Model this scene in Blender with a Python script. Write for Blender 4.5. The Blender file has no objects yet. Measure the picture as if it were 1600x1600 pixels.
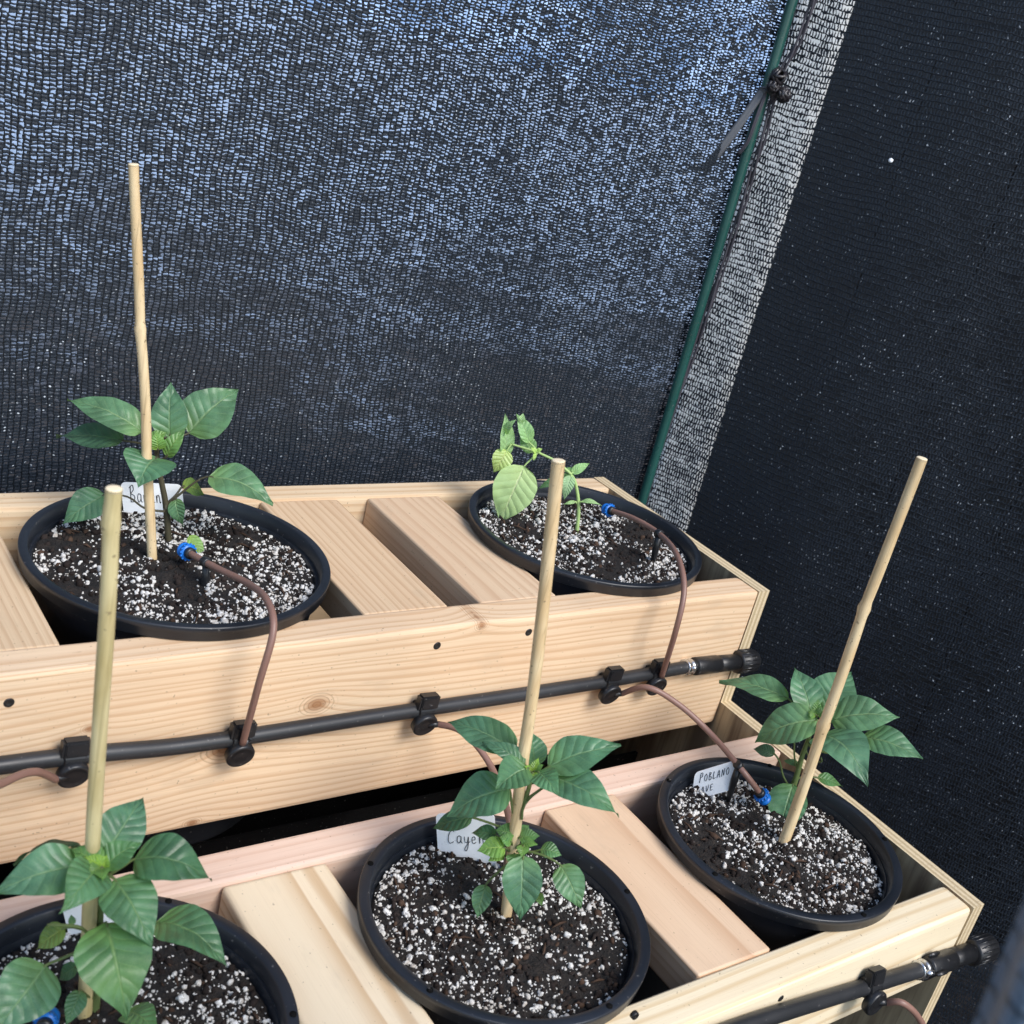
import bpy, bmesh, math, random
from mathutils import Vector, Matrix, Euler, noise as mnoise
R_ = random.Random(7)
S = bpy.context.scene
COL = S.collection
PI = math.pi
Z = 0.95                       # height of the upper tier's rim above the ground

# ------------------------------------------------------------------ camera
F = 1861.67
CAM = Vector((-1.0690, -0.8069, 0.5366 + Z))
ROT = Euler((1.18237, -0.23350, -0.59861), 'XYZ').to_matrix()
cd = bpy.data.cameras.new('camera'); cam = bpy.data.objects.new('camera', cd); COL.objects.link(cam)
cam.location = CAM; cam.rotation_euler = (1.18237, -0.23350, -0.59861)
cd.sensor_width = 36; cd.lens = F / 1600 * 36; cd.clip_start = 0.02; cd.clip_end = 300
cd.dof.use_dof = True; cd.dof.focus_distance = 1.25; cd.dof.aperture_fstop = 13
S.camera = cam

def ray(u, v): return ROT @ Vector(((u-800)/F, -(v-800)/F, -1))
def at(u, v, x=None, y=None, z=None):
    d = ray(u, v)
    for i, k in enumerate((x, y, z)):
        if k is not None: return CAM + d*((k-CAM[i])/d[i])
def facing(P):
    h = CAM - P; h.z = 0; return h.normalized()
def at_off(u, v, P, off):
    n = facing(P); d = ray(u, v); q = P + n*off
    return CAM + d*((q-CAM).dot(n)/d.dot(n))
VIEW = ROT @ Vector((0, 0, -1))
def ppm(P): return F/((P-CAM).dot(VIEW))

# ------------------------------------------------------------------ node helper
class N:
    def __init__(s, name):
        s.mat = bpy.data.materials.new(name); s.mat.use_nodes = True
        s.t = s.mat.node_tree; s.t.nodes.clear(); s.out = s.t.nodes.new('ShaderNodeOutputMaterial')
    def n(s, k, **kw):
        x = s.t.nodes.new('ShaderNode'+k)
        for a, b in kw.items(): setattr(x, a, b)
        return x
    def put(s, sock, v):
        if isinstance(v, bpy.types.NodeSocket): s.t.links.new(v, sock)
        elif v is not None: sock.default_value = v
    def m(s, op, a, b=None, c=None, clamp=False):
        x = s.n('Math', operation=op); x.use_clamp = clamp
        for i, k in enumerate((a, b, c)): s.put(x.inputs[i], k)
        return x.outputs[0]
    def xyz(s, v):
        x = s.n('SeparateXYZ'); s.put(x.inputs[0], v); return x.outputs
    def com(s, a, b, c):
        x = s.n('CombineXYZ')
        for i, k in enumerate((a, b, c)): s.put(x.inputs[i], k)
        return x.outputs[0]
    def noise(s, vec, scale=1., detail=2., rough=.5, out=0):
        x = s.n('TexNoise'); s.put(x.inputs['Vector'], vec); x.inputs['Scale'].default_value = scale
        x.inputs['Detail'].default_value = detail; x.inputs['Roughness'].default_value = rough
        return x.outputs[out]
    def white(s, vec):
        x = s.n('TexWhiteNoise'); s.put(x.inputs['Vector'], vec); return x.outputs
    def ss(s, v, lo, hi, a=0., b=1.):
        x = s.n('MapRange', interpolation_type='SMOOTHSTEP')
        for i, k in enumerate((v, lo, hi, a, b)): s.put(x.inputs[i], k)
        return x.outputs[0]
    def mix(s, f, a, b, blend='MIX'):
        x = s.n('Mix', data_type='RGBA', blend_type=blend)
        s.put(x.inputs[0], f); s.put(x.inputs[6], a); s.put(x.inputs[7], b); return x.outputs[2]
    def pr(s, **kw):
        x = s.n('BsdfPrincipled')
        for a, b in kw.items(): s.put(x.inputs[a.replace('_', ' ')], b)
        return x
    def bump(s, h, strength=.3, dist=.001):
        x = s.n('Bump'); x.inputs['Strength'].default_value = strength; x.inputs['Distance'].default_value = dist
        s.put(x.inputs['Height'], h); return x.outputs[0]
    def done(s, sh):
        s.t.links.new(sh, s.out.inputs[0]); return s.mat
def c4(*a): return (a[0], a[1], a[2], 1.)
def hx(r, g, b, k=1.0):
    f = lambda c: (c/255/12.92 if c <= 10 else ((c/255+.055)/1.055)**2.4)*k
    return (f(r), f(g), f(b), 1.)

def plastic(name, col, rough=.45, nscale=60, var=.35, spec=.5, bump=.15):
    g = N(name); o = g.n('TexCoord').outputs['Object']
    a = g.noise(o, nscale, 4); b = g.noise(o, 9, 3)
    col2 = tuple(c*(1+var)+.004 for c in col[:3])+(1,)
    cc = g.mix(g.ss(b, .35, .7), col, col2)
    sc = g.noise(o, 260, 2)
    cc = g.mix(g.ss(sc, .67, .78, 0, .5), cc, (.22, .21, .2, 1))           # dust specks
    rr = g.m('MULTIPLY_ADD', a, .25, rough-.12)
    p = g.pr(Base_Color=cc, Roughness=rr, Normal=g.bump(a, bump, .0006)); p.inputs['Specular IOR Level'].default_value = spec
    return g.done(p.outputs[0])

def wood(name, light, dark, sp=.0085, cen=(.02, -.10), amp=.012, knots=(), contrast=.75, fine=.18, long=1.0, sdf=0):
    """rings round an axis running along local X, so every face shows its own cut of the same log"""
    g = N(name); tc = g.n('TexCoord').outputs['Object']; x, y, z = g.xyz(tc)
    xo = g.m('ADD', x, float(sdf)*3.7)
    d0 = 0.0
    kd = None
    for (kx, kz, kr) in knots:
        dx = g.m('MULTIPLY', g.m('SUBTRACT', x, kx), .62); dz = g.m('SUBTRACT', z, kz)
        dist = g.m('SQRT', g.m('ADD', g.m('MULTIPLY', dx, dx), g.m('MULTIPLY', dz, dz)))
        e = g.m('POWER', 2.718, g.m('MULTIPLY', g.m('DIVIDE', dist, kr*2.6), -1.0))
        kd = g.m('MULTIPLY', e, kr*1.5) if kd is None else g.m('ADD', kd, g.m('MULTIPLY', e, kr*1.5))
    nv = g.com(g.m('MULTIPLY', xo, 2.2*long), g.m('MULTIPLY', y, 9.), g.m('MULTIPLY', z, 9.))
    n1 = g.m('SUBTRACT', g.noise(nv, 1., 2), .5)
    nv2 = g.com(g.m('MULTIPLY', xo, 9.*long), g.m('MULTIPLY', y, 40.), g.m('MULTIPLY', z, 40.))
    n2 = g.m('SUBTRACT', g.noise(nv2, 1., 2), .5)
    yy = g.m('ADD', g.m('SUBTRACT', y, cen[0]), g.m('MULTIPLY', n1, amp)); zz = g.m('ADD', g.m('SUBTRACT', z, cen[1]), g.m('MULTIPLY', n1, amp*1.5))
    d = g.m('SQRT', g.m('ADD', g.m('MULTIPLY', yy, yy), g.m('MULTIPLY', zz, zz)))
    d = g.m('ADD', d, g.m('MULTIPLY', n2, .003))
    if kd is not None: d = g.m('ADD', d, kd)
    wv = g.m('ADD', g.m('DIVIDE', d, sp), g.m('MULTIPLY', g.noise(g.com(g.m('MULTIPLY', d, 60.), 0., float(sdf)), 1., 1), 2.0))
    fr = g.m('FRACT', wv)
    late = g.m('MULTIPLY', g.ss(fr, .40, .88), g.ss(fr, .90, 1.0, 1., 0.))
    fib = g.noise(g.com(g.m('MULTIPLY', xo, 14.), g.m('MULTIPLY', y, 900.), g.m('MULTIPLY', z, 900.)), 1., 3)
    blot = g.noise(g.com(g.m('MULTIPLY', xo, 5.), g.m('MULTIPLY', y, 22.), g.m('MULTIPLY', z, 22.)), 1., 3)
    mid = tuple(.75*a+.25*b for a, b in zip(light, dark))
    col = g.mix(g.ss(blot, .3, .75), light, mid)
    col = g.mix(g.m('MULTIPLY', late, contrast), col, dark)
    col = g.mix(g.m('MULTIPLY', g.ss(fib, .45, .8), fine), col, tuple(c*.55 for c in dark[:3])+(1,))
    for (kx, kz, kr) in knots:
        dx = g.m('MULTIPLY', g.m('SUBTRACT', x, kx), .7); dz = g.m('SUBTRACT', z, kz)
        dist = g.m('SQRT', g.m('ADD', g.m('MULTIPLY', dx, dx), g.m('MULTIPLY', dz, dz)))
        dist = g.m('ADD', dist, g.m('MULTIPLY', n2, kr*.5))
        col = g.mix(g.ss(dist, kr*.15, kr*1.0, .8, 0), col, (.30, .125, .045, 1))
        rg = g.m('FRACT', g.m('DIVIDE', dist, kr*.28))
        col = g.mix(g.m('MULTIPLY', g.ss(rg, .5, .95), g.ss(dist, kr*.9, kr*1.5, .45, 0)), col, (.22, .09, .035, 1))
    stn = g.noise(g.com(g.m('MULTIPLY', xo, 7.), g.m('MULTIPLY', y, 16.), g.m('MULTIPLY', z, 16.)), 1.3, 4, .65)
    col = g.mix(g.ss(stn, .54, .72, 0, .30), col, tuple(.62*c+.02 for c in light[:3])+(1,))
    nick = g.noise(g.com(g.m('MULTIPLY', xo, 55.), g.m('MULTIPLY', y, 420.), g.m('MULTIPLY', z, 420.)), 1., 2)
    col = g.mix(g.ss(nick, .72, .80, 0, .55), col, tuple(c*.35 for c in dark[:3])+(1,))
    spk = g.noise(tc, 330, 1)
    col = g.mix(g.ss(spk, .735, .78, 0, .5), col, (.16, .11, .07, 1))
    h = g.m('ADD', g.m('MULTIPLY', late, .12), g.m('MULTIPLY', fib, .8))
    p = g.pr(Base_Color=col, Roughness=g.m('MULTIPLY_ADD', fib, .2, .52), Normal=g.bump(h, .35, .0006)); p.inputs['Specular IOR Level'].default_value = .3
    return g.done(p.outputs[0])

def plywood():
    g = N('plywood'); tc = g.n('TexCoord').outputs['Object']; x, y, z = g.xyz(tc)
    nrm = g.n('NewGeometry').outputs['Normal']; nx = g.m('ABSOLUTE', g.xyz(nrm)[0])
    face = g.ss(nx, .6, .8)
    wob = g.noise(g.com(0., g.m('MULTIPLY', y, 8.), g.m('MULTIPLY', z, 8.)), 1., 2)
    big = g.noise(g.com(0., g.m('MULTIPLY', y, 38.), g.m('MULTIPLY', z, 5.)), 1., 3)
    st = g.noise(g.com(0., g.m('MULTIPLY', y, 260.), g.m('MULTIPLY', z, 9.)), 1., 4)
    fc = g.mix(g.ss(big, .35, .65), (.50, .40, .25, 1), (.20, .145, .09, 1))
    fc = g.mix(g.ss(st, .5, .7, 0, .45), fc, (.16, .11, .07, 1))
    k = g.m('FRACT', g.m('ADD', g.m('MULTIPLY', x, 1/.0072), g.m('MULTIPLY', wob, .25)))
    pl = g.ss(k, .42, .58); en = g.noise(tc, 420, 2)
    ec = g.mix(pl, (.66, .54, .35, 1), (.47, .36, .21, 1))
    ec = g.mix(g.ss(en, .5, .75, 0, .5), ec, (.30, .22, .13, 1))
    p = g.pr(Base_Color=g.mix(face, ec, fc), Roughness=.7, Normal=g.bump(g.m('ADD', st, en), .4, .0006))
    return g.done(p.outputs[0])

def bamboo(name, c1, c2):
    g = N(name); tc = g.n('TexCoord').outputs['Object']; x, y, z = g.xyz(tc)
    a = g.noise(g.com(g.m('MULTIPLY', x, 420.), g.m('MULTIPLY', y, 420.), g.m('MULTIPLY', z, 7.)), 1., 3)
    b = g.noise(g.com(g.m('MULTIPLY', x, 60.), g.m('MULTIPLY', y, 60.), g.m('MULTIPLY', z, 16.)), 1., 3)
    col = g.mix(g.ss(b, .3, .7), c1, c2)
    col = g.mix(g.ss(a, .52, .75, 0, .5), col, tuple(c*.5 for c in c2[:3])+(1,))
    sp = g.noise(tc, 240, 1); col = g.mix(g.ss(sp, .70, .76, 0, .6), col, (.13, .09, .05, 1))
    p = g.pr(Base_Color=col, Roughness=.5, Normal=g.bump(a, .4, .0005))
    return g.done(p.outputs[0])

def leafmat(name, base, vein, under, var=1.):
    g = N(name); uv = g.n('UVMap').outputs[0]; u, v, _ = g.xyz(uv)
    yel = g.noise(g.n('TexCoord').outputs['Object'], 21, 2); tint = g.n('ObjectInfo').outputs['Color']; rnd = g.n('ObjectInfo').outputs['Random']
    av = g.m('ABSOLUTE', g.m('MULTIPLY_ADD', v, 2., -1.))
    tc = g.n('TexCoord').outputs['Object']
    wob = g.m('MULTIPLY', g.m('SUBTRACT', g.noise(tc, 120, 2), .5), .22)
    s_ = g.m('ADD', g.m('MULTIPLY', g.m('SUBTRACT', u, g.m('MULTIPLY', g.m('POWER', av, .85), .20)), g.m('MULTIPLY_ADD', rnd, 2.6, 6.2)), g.m('ADD', wob, g.m('MULTIPLY', rnd, 5.)))
    fr = g.m('FRACT', g.m('ADD', s_, g.m('MULTIPLY', g.m('GREATER_THAN', v, .5), .45)))
    tri = g.m('ABSOLUTE', g.m('MULTIPLY_ADD', fr, 2., -1.))                   # 1 on a side vein
    side = g.m('MULTIPLY', g.ss(tri, .86, 1.0), g.ss(av, .98, .35))
    midr = g.ss(av, g.m('MULTIPLY_ADD', u, -.05, .085), .015)
    net = g.n('TexVoronoi', feature='DISTANCE_TO_EDGE'); g.put(net.inputs['Vector'], tc); net.inputs['Scale'].default_value = 480
    small = g.ss(net.outputs[0], .10, .02, 0, .22*var)
    blot = g.noise(tc, 55, 3)
    b2 = tuple(c*(1+.32*var) for c in base[:3])+(1,)
    b3 = tuple(c*(1-.26*var) for c in base[:3])+(1,)
    col = g.mix(g.ss(blot, .3, .7), b3, b2)
    col = g.mix(g.ss(yel, .52, .75, 0, .5*var), col, tuple(a_*b_ for a_, b_ in zip(base[:3], (1.7, 1.45, .9)))+(1,))
    col = g.mix(g.ss(u, .34, .0, 0, .45*var), col, (base[0]*2.3, base[1]*1.75, base[2]*.9, 1))
    col = g.mix(small, col, vein)
    col = g.mix(g.m('MULTIPLY', side, .42*(.45+.55*var)), col, vein)
    col = g.mix(g.m('MULTIPLY', midr, .85), col, vein)
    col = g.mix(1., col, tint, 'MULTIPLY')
    back = g.n('NewGeometry').outputs['Backfacing']
    col = g.mix(back, col, g.mix(1., under, tint, 'MULTIPLY'))
    h = g.m('SUBTRACT', g.m('SINE', g.m('MULTIPLY', fr, PI)), g.m('MULTIPLY', midr, 1.2))
    h = g.m('ADD', h, g.m('MULTIPLY', blot, 1.2))
    p = g.pr(Base_Color=col, Roughness=g.m('MULTIPLY_ADD', blot, .22, .27), Normal=g.bump(h, .48, .0014)); p.inputs['Specular IOR Level'].default_value = .5
    tr = g.n('BsdfTranslucent'); g.put(tr.inputs[0], g.mix(1., col, (.9, 1.25, .35, 1), 'MULTIPLY'))
    mx = g.n('MixShader'); mx.inputs[0].default_value = .30
    g.t.links.new(p.outputs[0], mx.inputs[1]); g.t.links.new(tr.outputs[0], mx.inputs[2])
    return g.done(mx.outputs[0])

def netmat(name, W, H, openness, thread, glint, swap=False, wide=(.60, .25), r1f=(1.35, -.22)):
    """knitted shade cloth: wales of width W joined by tapes, with small wedge-shaped gaps between them"""
    g = N(name); uv = g.n('UVMap').outputs[0]; u, v, _ = g.xyz(uv)
    if swap: u, v = v, u
    n1 = g.noise(g.com(u, v, .3), 190, 2, .5, 1); a, b, c = g.xyz(n1)
    nl = g.noise(g.com(u, v, 3.1), 9, 2, .5, 1); la, lb, lc = g.xyz(nl)
    uu = g.m('ADD', g.m('ADD', u, g.m('MULTIPLY_ADD', a, W*.45, -W*.22)), g.m('MULTIPLY_ADD', la, .020, -.010))
    vv = g.m('ADD', g.m('ADD', v, g.m('MULTIPLY_ADD', b, H*.9, -H*.45)), g.m('MULTIPLY_ADD', lb, .016, -.008))
    cu = g.m('DIVIDE', uu, W); iu = g.m('FLOOR', cu); fu = g.m('FRACT', cu)
    sh = g.white(g.com(iu, 7.3, 0.))[0]
    cv = g.m('ADD', g.m('DIVIDE', vv, H), sh); iv = g.m('FLOOR', cv); fv = g.m('FRACT', cv)
    wn = g.white(g.com(iu, iv, 1.7)); r1 = wn[0]; r2, r3, r4 = g.xyz(wn[1])
    flip = g.m('GREATER_THAN', r2, .5)
    ramp = g.m('ADD', g.m('MULTIPLY', fu, flip), g.m('MULTIPLY', g.m('SUBTRACT', 1., fu), g.m('SUBTRACT', 1., flip)))
    big = g.noise(g.com(u, v, 9.), 5, 3); med = g.noise(g.com(g.m('MULTIPLY', u, 1.), g.m('MULTIPLY', v, .5), 5.), 45, 3)
    op = g.m('MULTIPLY', g.m('MULTIPLY_ADD', r1, *r1f), openness)
    op = g.m('MULTIPLY', op, g.m('ADD', g.ss(big, .3, .7, .70, 1.15), g.ss(med, .35, .7, -.30, .30)))
    wid = g.m('MULTIPLY', op, g.m('MULTIPLY_ADD', ramp, .75, .30))
    dv = g.m('ABSOLUTE', g.m('MULTIPLY_ADD', fv, 2., -1.))
    du = g.m('ABSOLUTE', g.m('MULTIPLY_ADD', fu, 2., -1.))
    fj = g.m('ABSOLUTE', g.m('SUBTRACT', g.m('MULTIPLY_ADD', fu, 2., -1.), g.m('MULTIPLY_ADD', r4, .5, -.25)))
    hole = g.m('MULTIPLY', g.m('MULTIPLY', g.m('LESS_THAN', dv, wid), g.m('LESS_THAN', du, .84)), g.m('LESS_THAN', fj, g.m('MULTIPLY_ADD', r3, *wide)))
    wale = g.ss(du, .72, .95)
    f9 = g.noise(g.com(u, v, 2.), 620, 2)
    ga = g.m('SUBTRACT', fu, g.m('MULTIPLY_ADD', r3, .5, .25)); gb = g.m('SUBTRACT', fv, g.m('MULTIPLY_ADD', r2, .4, .3))
    gd = g.m('ADD', g.m('MULTIPLY', ga, ga), g.m('MULTIPLY', g.m('MULTIPLY', gb, gb), .55))
    pw = g.m('POWER', r4, 3.3); dot = g.ss(gd, g.m('MULTIPLY_ADD', pw, .035, .012), .002)
    patch = g.ss(g.noise(g.com(u, v, 4.), 7, 3), .40, .70, .25, 1.)
    st = g.noise(g.com(g.m('MULTIPLY', u, 260.), g.m('MULTIPLY', v, 1500.), 1.), 1., 2)
    tape = g.m('MULTIPLY', g.ss(st, .48, .72), g.m('MULTIPLY', g.m('MULTIPLY', r2, r2), patch))
    thread0 = g.mix(g.m('MULTIPLY', tape, .8), thread, tuple(c*5.0 for c in thread[:3])+(1,))
    col = g.mix(g.ss(f9, .35, .75, 0, .35), thread0, tuple(c*3.0 for c in thread[:3])+(1,))
    col = g.mix(g.m('MULTIPLY', g.m('MULTIPLY', dot, pw), patch), col, glint)  # sheen of the plastic tapes painted as pale dots
    col = g.mix(g.m('MULTIPLY', wale, .8), col, tuple(c*.18 for c in thread[:3])+(1,))
    hgt = g.m('ADD', g.m('MULTIPLY', wale, 1.3), g.m('MULTIPLY', dv, .6))
    p = g.pr(Base_Color=col, Roughness=.42, Normal=g.bump(hgt, .4, .0012)); p.inputs['Specular IOR Level'].default_value = .35
    t = g.n('BsdfTransparent')
    mx = g.n('MixShader'); g.put(mx.inputs[0], hole)
    g.t.links.new(p.outputs[0], mx.inputs[1]); g.t.links.new(t.outputs[0], mx.inputs[2])
    return g.done(mx.outputs[0])

# ------------------------------------------------------------------ materials
M = {}
M['w_uf'] = wood('fir board', hx(229, 201, 167), hx(198, 156, 116), .0064, (.05, .17), .014, ((.007, -.010, .014), (.092, .023, .011), (.26, .089, .006), (-.012, -.088, .006), (-.115, .032, .005)), .58, .2, .8, 1)
M['w_ub'] = wood('pale fir board', hx(224, 200, 166), hx(196, 158, 118), .008, (.12, -.06), .012, (), .6, .15, 1, 2)
M['w_p0'] = wood('tan stud', hx(214, 188, 154), hx(182, 146, 112), .0062, (.09, -.08), .010, (), .5, .22, 1, 3)
M['w_p1'] = wood('rough fir stud', hx(216, 188, 154), hx(182, 142, 106), .0075, (-.09, -.05), .014, (), .5, .2, 1, 4)
M['w_p2'] = wood('sawn fir stud', hx(217, 190, 158), hx(188, 150, 118), .0080, (.07, -.09), .012, (), .5, .2, 1, 5)
M['w_lb'] = wood('pinkish fir board', hx(226, 198, 178), hx(204, 164, 138), .009, (.14, -.06), .014, (), .4, .14, 1, 6)
M['w_lf'] = wood('cream pine board', hx(236, 221, 190), hx(206, 174, 126), .013, (.06, .055), .020, (), .55, .12, .6, 7)
M['w_la'] = wood('cream pine stud', hx(230, 212, 182), hx(186, 148, 104), .0105, (.025, -.08), .016, (), .6, .08, .8, 8)
M['w_lbk'] = wood('pink smooth stud', hx(222, 193, 162), hx(194, 154, 120), .0085, (.03, -.16), .008, (), .6, .18, 1, 9)
M['ply'] = plywood()
M['pot'] = plastic('black pot plastic', (.0075, .0098, .0145, 1), .38, 90, .6, .5, .12)
M['pipe'] = plastic('black poly pipe', (.016, .017, .019, 1), .42, 40, .4, .5, .06)
M['clip'] = plastic('black fitting plastic', (.009, .0095, .011, 1), .38, 120, .4, .5, .06)
M['blue'] = plastic('blue plastic', hx(16, 104, 190), .35, 80, .2, .5, .05)
M['tube'] = plastic('brown vinyl tube', hx(130, 98, 86), .42, 40, .18, .5, .06)
M['hole'] = plastic('dark hole', (.002, .002, .002, 1), .9, 40, .1, .1, 0)
M['green'] = plastic('green coated steel', hx(30, 74, 68), .28, 30, .25, .6, .03)
M['cord'] = plastic('black webbing', (.045, .042, .052, 1), .55, 300, .5, .35, .4)
M['tie'] = plastic('grey garden tie', (.085, .09, .10, 1), .5, 200, .3, .4, .2)
M['knot'] = plastic('black twine', (.012, .010, .012, 1), .3, 500, .6, .6, .8)
M['bam'] = bamboo('bamboo', hx(226, 204, 162), hx(204, 174, 128))
M['bam2'] = bamboo('greenish bamboo', hx(212, 198, 150), hx(182, 164, 112))
M['cut'] = plastic('cut bamboo end', hx(232, 214, 180), .8, 200, .1, .2, .3)
M['ink'] = plastic('black marker ink', (.02, .02, .025, 1), .6, 40, .1, .2, 0)
M['tag'] = plastic('white label plastic', hx(248, 250, 252), .4, 60, .02, .4, .03)
M['screw'] = plastic('black deck screw', (.012, .011, .010, 1), .4, 200, .4, .5, .1)
M['leaf'] = leafmat('pepper leaf', (.086, .190, .104, 1), (.19, .31, .15, 1), (.13, .22, .13, 1))
M['basil'] = leafmat('soft green leaf', (.42, .64, .32, 1), (.58, .74, .44, 1), (.46, .62, .32, 1), .2)
M['stem'] = plastic('green stem', hx(92, 106, 62), .5, 120, .3, .3, .1)
M['stem_dark'] = plastic('woody purple stem', hx(66, 62, 46), .55, 120, .4, .3, .15)
M['stem_pale'] = plastic('pale green stem', hx(160, 186, 118), .5, 120, .2, .3, .05)
g = N('zinc band'); tc = g.n('TexCoord').outputs['Object']
p = g.pr(Base_Color=(.62, .64, .66, 1), Metallic=1., Roughness=g.m('MULTIPLY_ADD', g.noise(tc, 300, 3), .3, .15)); M['zinc'] = g.done(p.outputs[0])
g = N('potting mix'); tc = g.n('TexCoord').outputs['Object']
a = g.noise(tc, 120, 5, .7); b = g.noise(tc, 520, 3)
cc = g.mix(g.ss(a, .35, .7), (.0045, .0036, .0034, 1), (.023, .0165, .0125, 1)); cc = g.mix(g.ss(b, .62, .72, 0, .5), cc, (.085, .055, .034, 1))
p = g.pr(Base_Color=cc, Roughness=.85, Normal=g.bump(g.m('ADD', a, b), 1., .003)); M['soil'] = g.done(p.outputs[0])
g = N('perlite'); tc = g.n('TexCoord').outputs['Object']
a = g.noise(tc, 420, 3); b = g.noise(tc, 90, 2)
cc = g.mix(g.ss(a, .35, .7), (.52, .50, .46, 1), (.82, .81, .78, 1)); cc = g.mix(g.ss(b, .50, .72, 0, .6), cc, (.30, .24, .18, 1)); cc = g.mix(g.ss(g.noise(tc, 900, 2), .55, .7, 0, .5), cc, (.16, .12, .09, 1))
p = g.pr(Base_Color=cc, Roughness=.8, Normal=g.bump(a, .7, .0012)); M['perlite'] = g.done(p.outputs[0])
M['bark'] = plastic('bark crumb', (.038, .022, .014, 1), .85, 260, .9, .2, .6)
M['crumb'] = plastic('dark peat crumb', (.013, .009, .0075, 1), .9, 260, .9, .2, .6)
M['net_back'] = netmat('knitted shade cloth', .0067, .0037, .82, (.0125, .0172, .0245, 1), (.66, .72, .78, 1), False, (.75, .34), (1.25, -.14))
M['net_right'] = netmat('dense shade cloth', .0080, .0042, 1.0, (.0125, .0170, .0245, 1), (.85, .90, .95, 1), True, (.40, .62), (.75, .50))
M['flap'] = netmat('folded shade cloth', .009, .0054, .04, (.11, .145, .185, 1), (.12, .15, .18, 1), True)
g = N('ground painted dark to bright'); tc = g.n('TexCoord').outputs['Object']; x, y, z = g.xyz(tc)
a = g.noise(tc, 28, 6, .7); n1 = g.noise(tc, 1.1, 4, .6); n2 = g.noise(tc, 9, 3)
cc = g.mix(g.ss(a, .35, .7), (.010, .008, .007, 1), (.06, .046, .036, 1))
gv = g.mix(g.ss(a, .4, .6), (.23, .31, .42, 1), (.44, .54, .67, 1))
cov = g.ss(g.m('ADD', g.m('MULTIPLY', y, .12), g.m('ADD', g.m('MULTIPLY_ADD', n1, 1.3, -.65), g.m('MULTIPLY_ADD', n2, .8, -.4))), .28, .95)  # far ground painted pale blue for the brightness seen through the cloth
p = g.pr(Base_Color=g.mix(cov, cc, gv), Roughness=.95, Normal=g.bump(a, 1., .02)); M['graded_ground'] = g.done(p.outputs[0])
M['vinyl'] = plastic('white vinyl', hx(236, 240, 240), .4, 20, .02, .4, .02)
M['fence'] = wood('dark backdrop boards', (.035, .028, .023, 1), (.016, .012, .010, 1), .02, (.1, -.1), .03, (), .7, .3, 1, 12)

# ------------------------------------------------------------------ mesh helpers
def smooth(me, on=True):
    for p in me.polygons: p.use_smooth = on
def tagp(o, label=None, cat=None, group=None, kind=None):
    for k, v in (('label', label), ('category', cat), ('group', group), ('kind', kind)):
        if v: o[k] = v
    return o
def thing(name, loc, label, cat, group=None):
    o = bpy.data.objects.new(name, None); COL.objects.link(o); o.location = loc
    o.empty_display_size = .02
    return tagp(o, label, cat, group)
def worldloc(o):
    v = Vector((0, 0, 0))
    while o: v += o.location; o = o.parent
    return v
def obj(name, verts, faces, mats, parent=None, loc=None, sm=True, fm=None, uvs=None):
    """mesh from world-space vertices; loc is the object's own origin in the world"""
    loc = Vector(loc) if loc is not None else (worldloc(parent) if parent else Vector((0, 0, 0)))
    me = bpy.data.meshes.new(name); me.from_pydata([Vector(v)-loc for v in verts], [], faces); me.validate()
    for m in (mats if isinstance(mats, (list, tuple)) else [mats]): me.materials.append(m)
    if fm:
        for p, i in zip(me.polygons, fm): p.material_index = i
    if uvs:
        l = me.uv_layers.new(name='UVMap')
        for p in me.polygons:
            for li in p.loop_indices: l.data[li].uv = uvs[me.loops[li].vertex_index]
    smooth(me, sm); me.update()
    o = bpy.data.objects.new(name, me); COL.objects.link(o)
    if parent: o.parent = parent; o.location = loc-worldloc(parent)
    else: o.location = loc
    return o
def box(name, lo, hi, mat, parent=None, bev=.003, rot=0., seg=2, sub=None):
    """bevelled box centred on its own origin so the grain follows local X"""
    lo, hi = Vector(lo), Vector(hi); c = (lo+hi)/2; d = hi-lo
    if rot: d = Vector((d.y, d.x, d.z))
    bm = bmesh.new(); bmesh.ops.create_cube(bm, size=1.)
    for v in bm.verts: v.co = Vector((v.co.x*d.x, v.co.y*d.y, v.co.z*d.z))
    if bev: bmesh.ops.bevel(bm, geom=bm.edges[:], offset=bev, segments=seg, affect='EDGES', profile=.6)
    me = bpy.data.meshes.new(name); bm.to_mesh(me); bm.free(); me.materials.append(mat)
    for p in me.polygons: p.use_smooth = p.area < .0015 and bev > 0
    o = bpy.data.objects.new(name, me); COL.objects.link(o); o.rotation_euler.z = rot
    if parent: o.parent = parent; o.location = c-worldloc(parent)
    else: o.location = c
    return o
def cr(pts, n=6):
    P = [Vector(p) for p in pts]
    if len(P) < 3 or n < 2: return P
    out = []
    for i in range(len(P)-1):
        a, b, c, d = P[max(i-1, 0)], P[i], P[i+1], P[min(i+2, len(P)-1)]
        for k in range(n):
            t = k/n
            out.append(.5*((2*b)+(c-a)*t+(2*a-5*b+4*c-d)*t*t+(3*b-a-3*c+d)*t**3))
    out.append(P[-1]); return out
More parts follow.
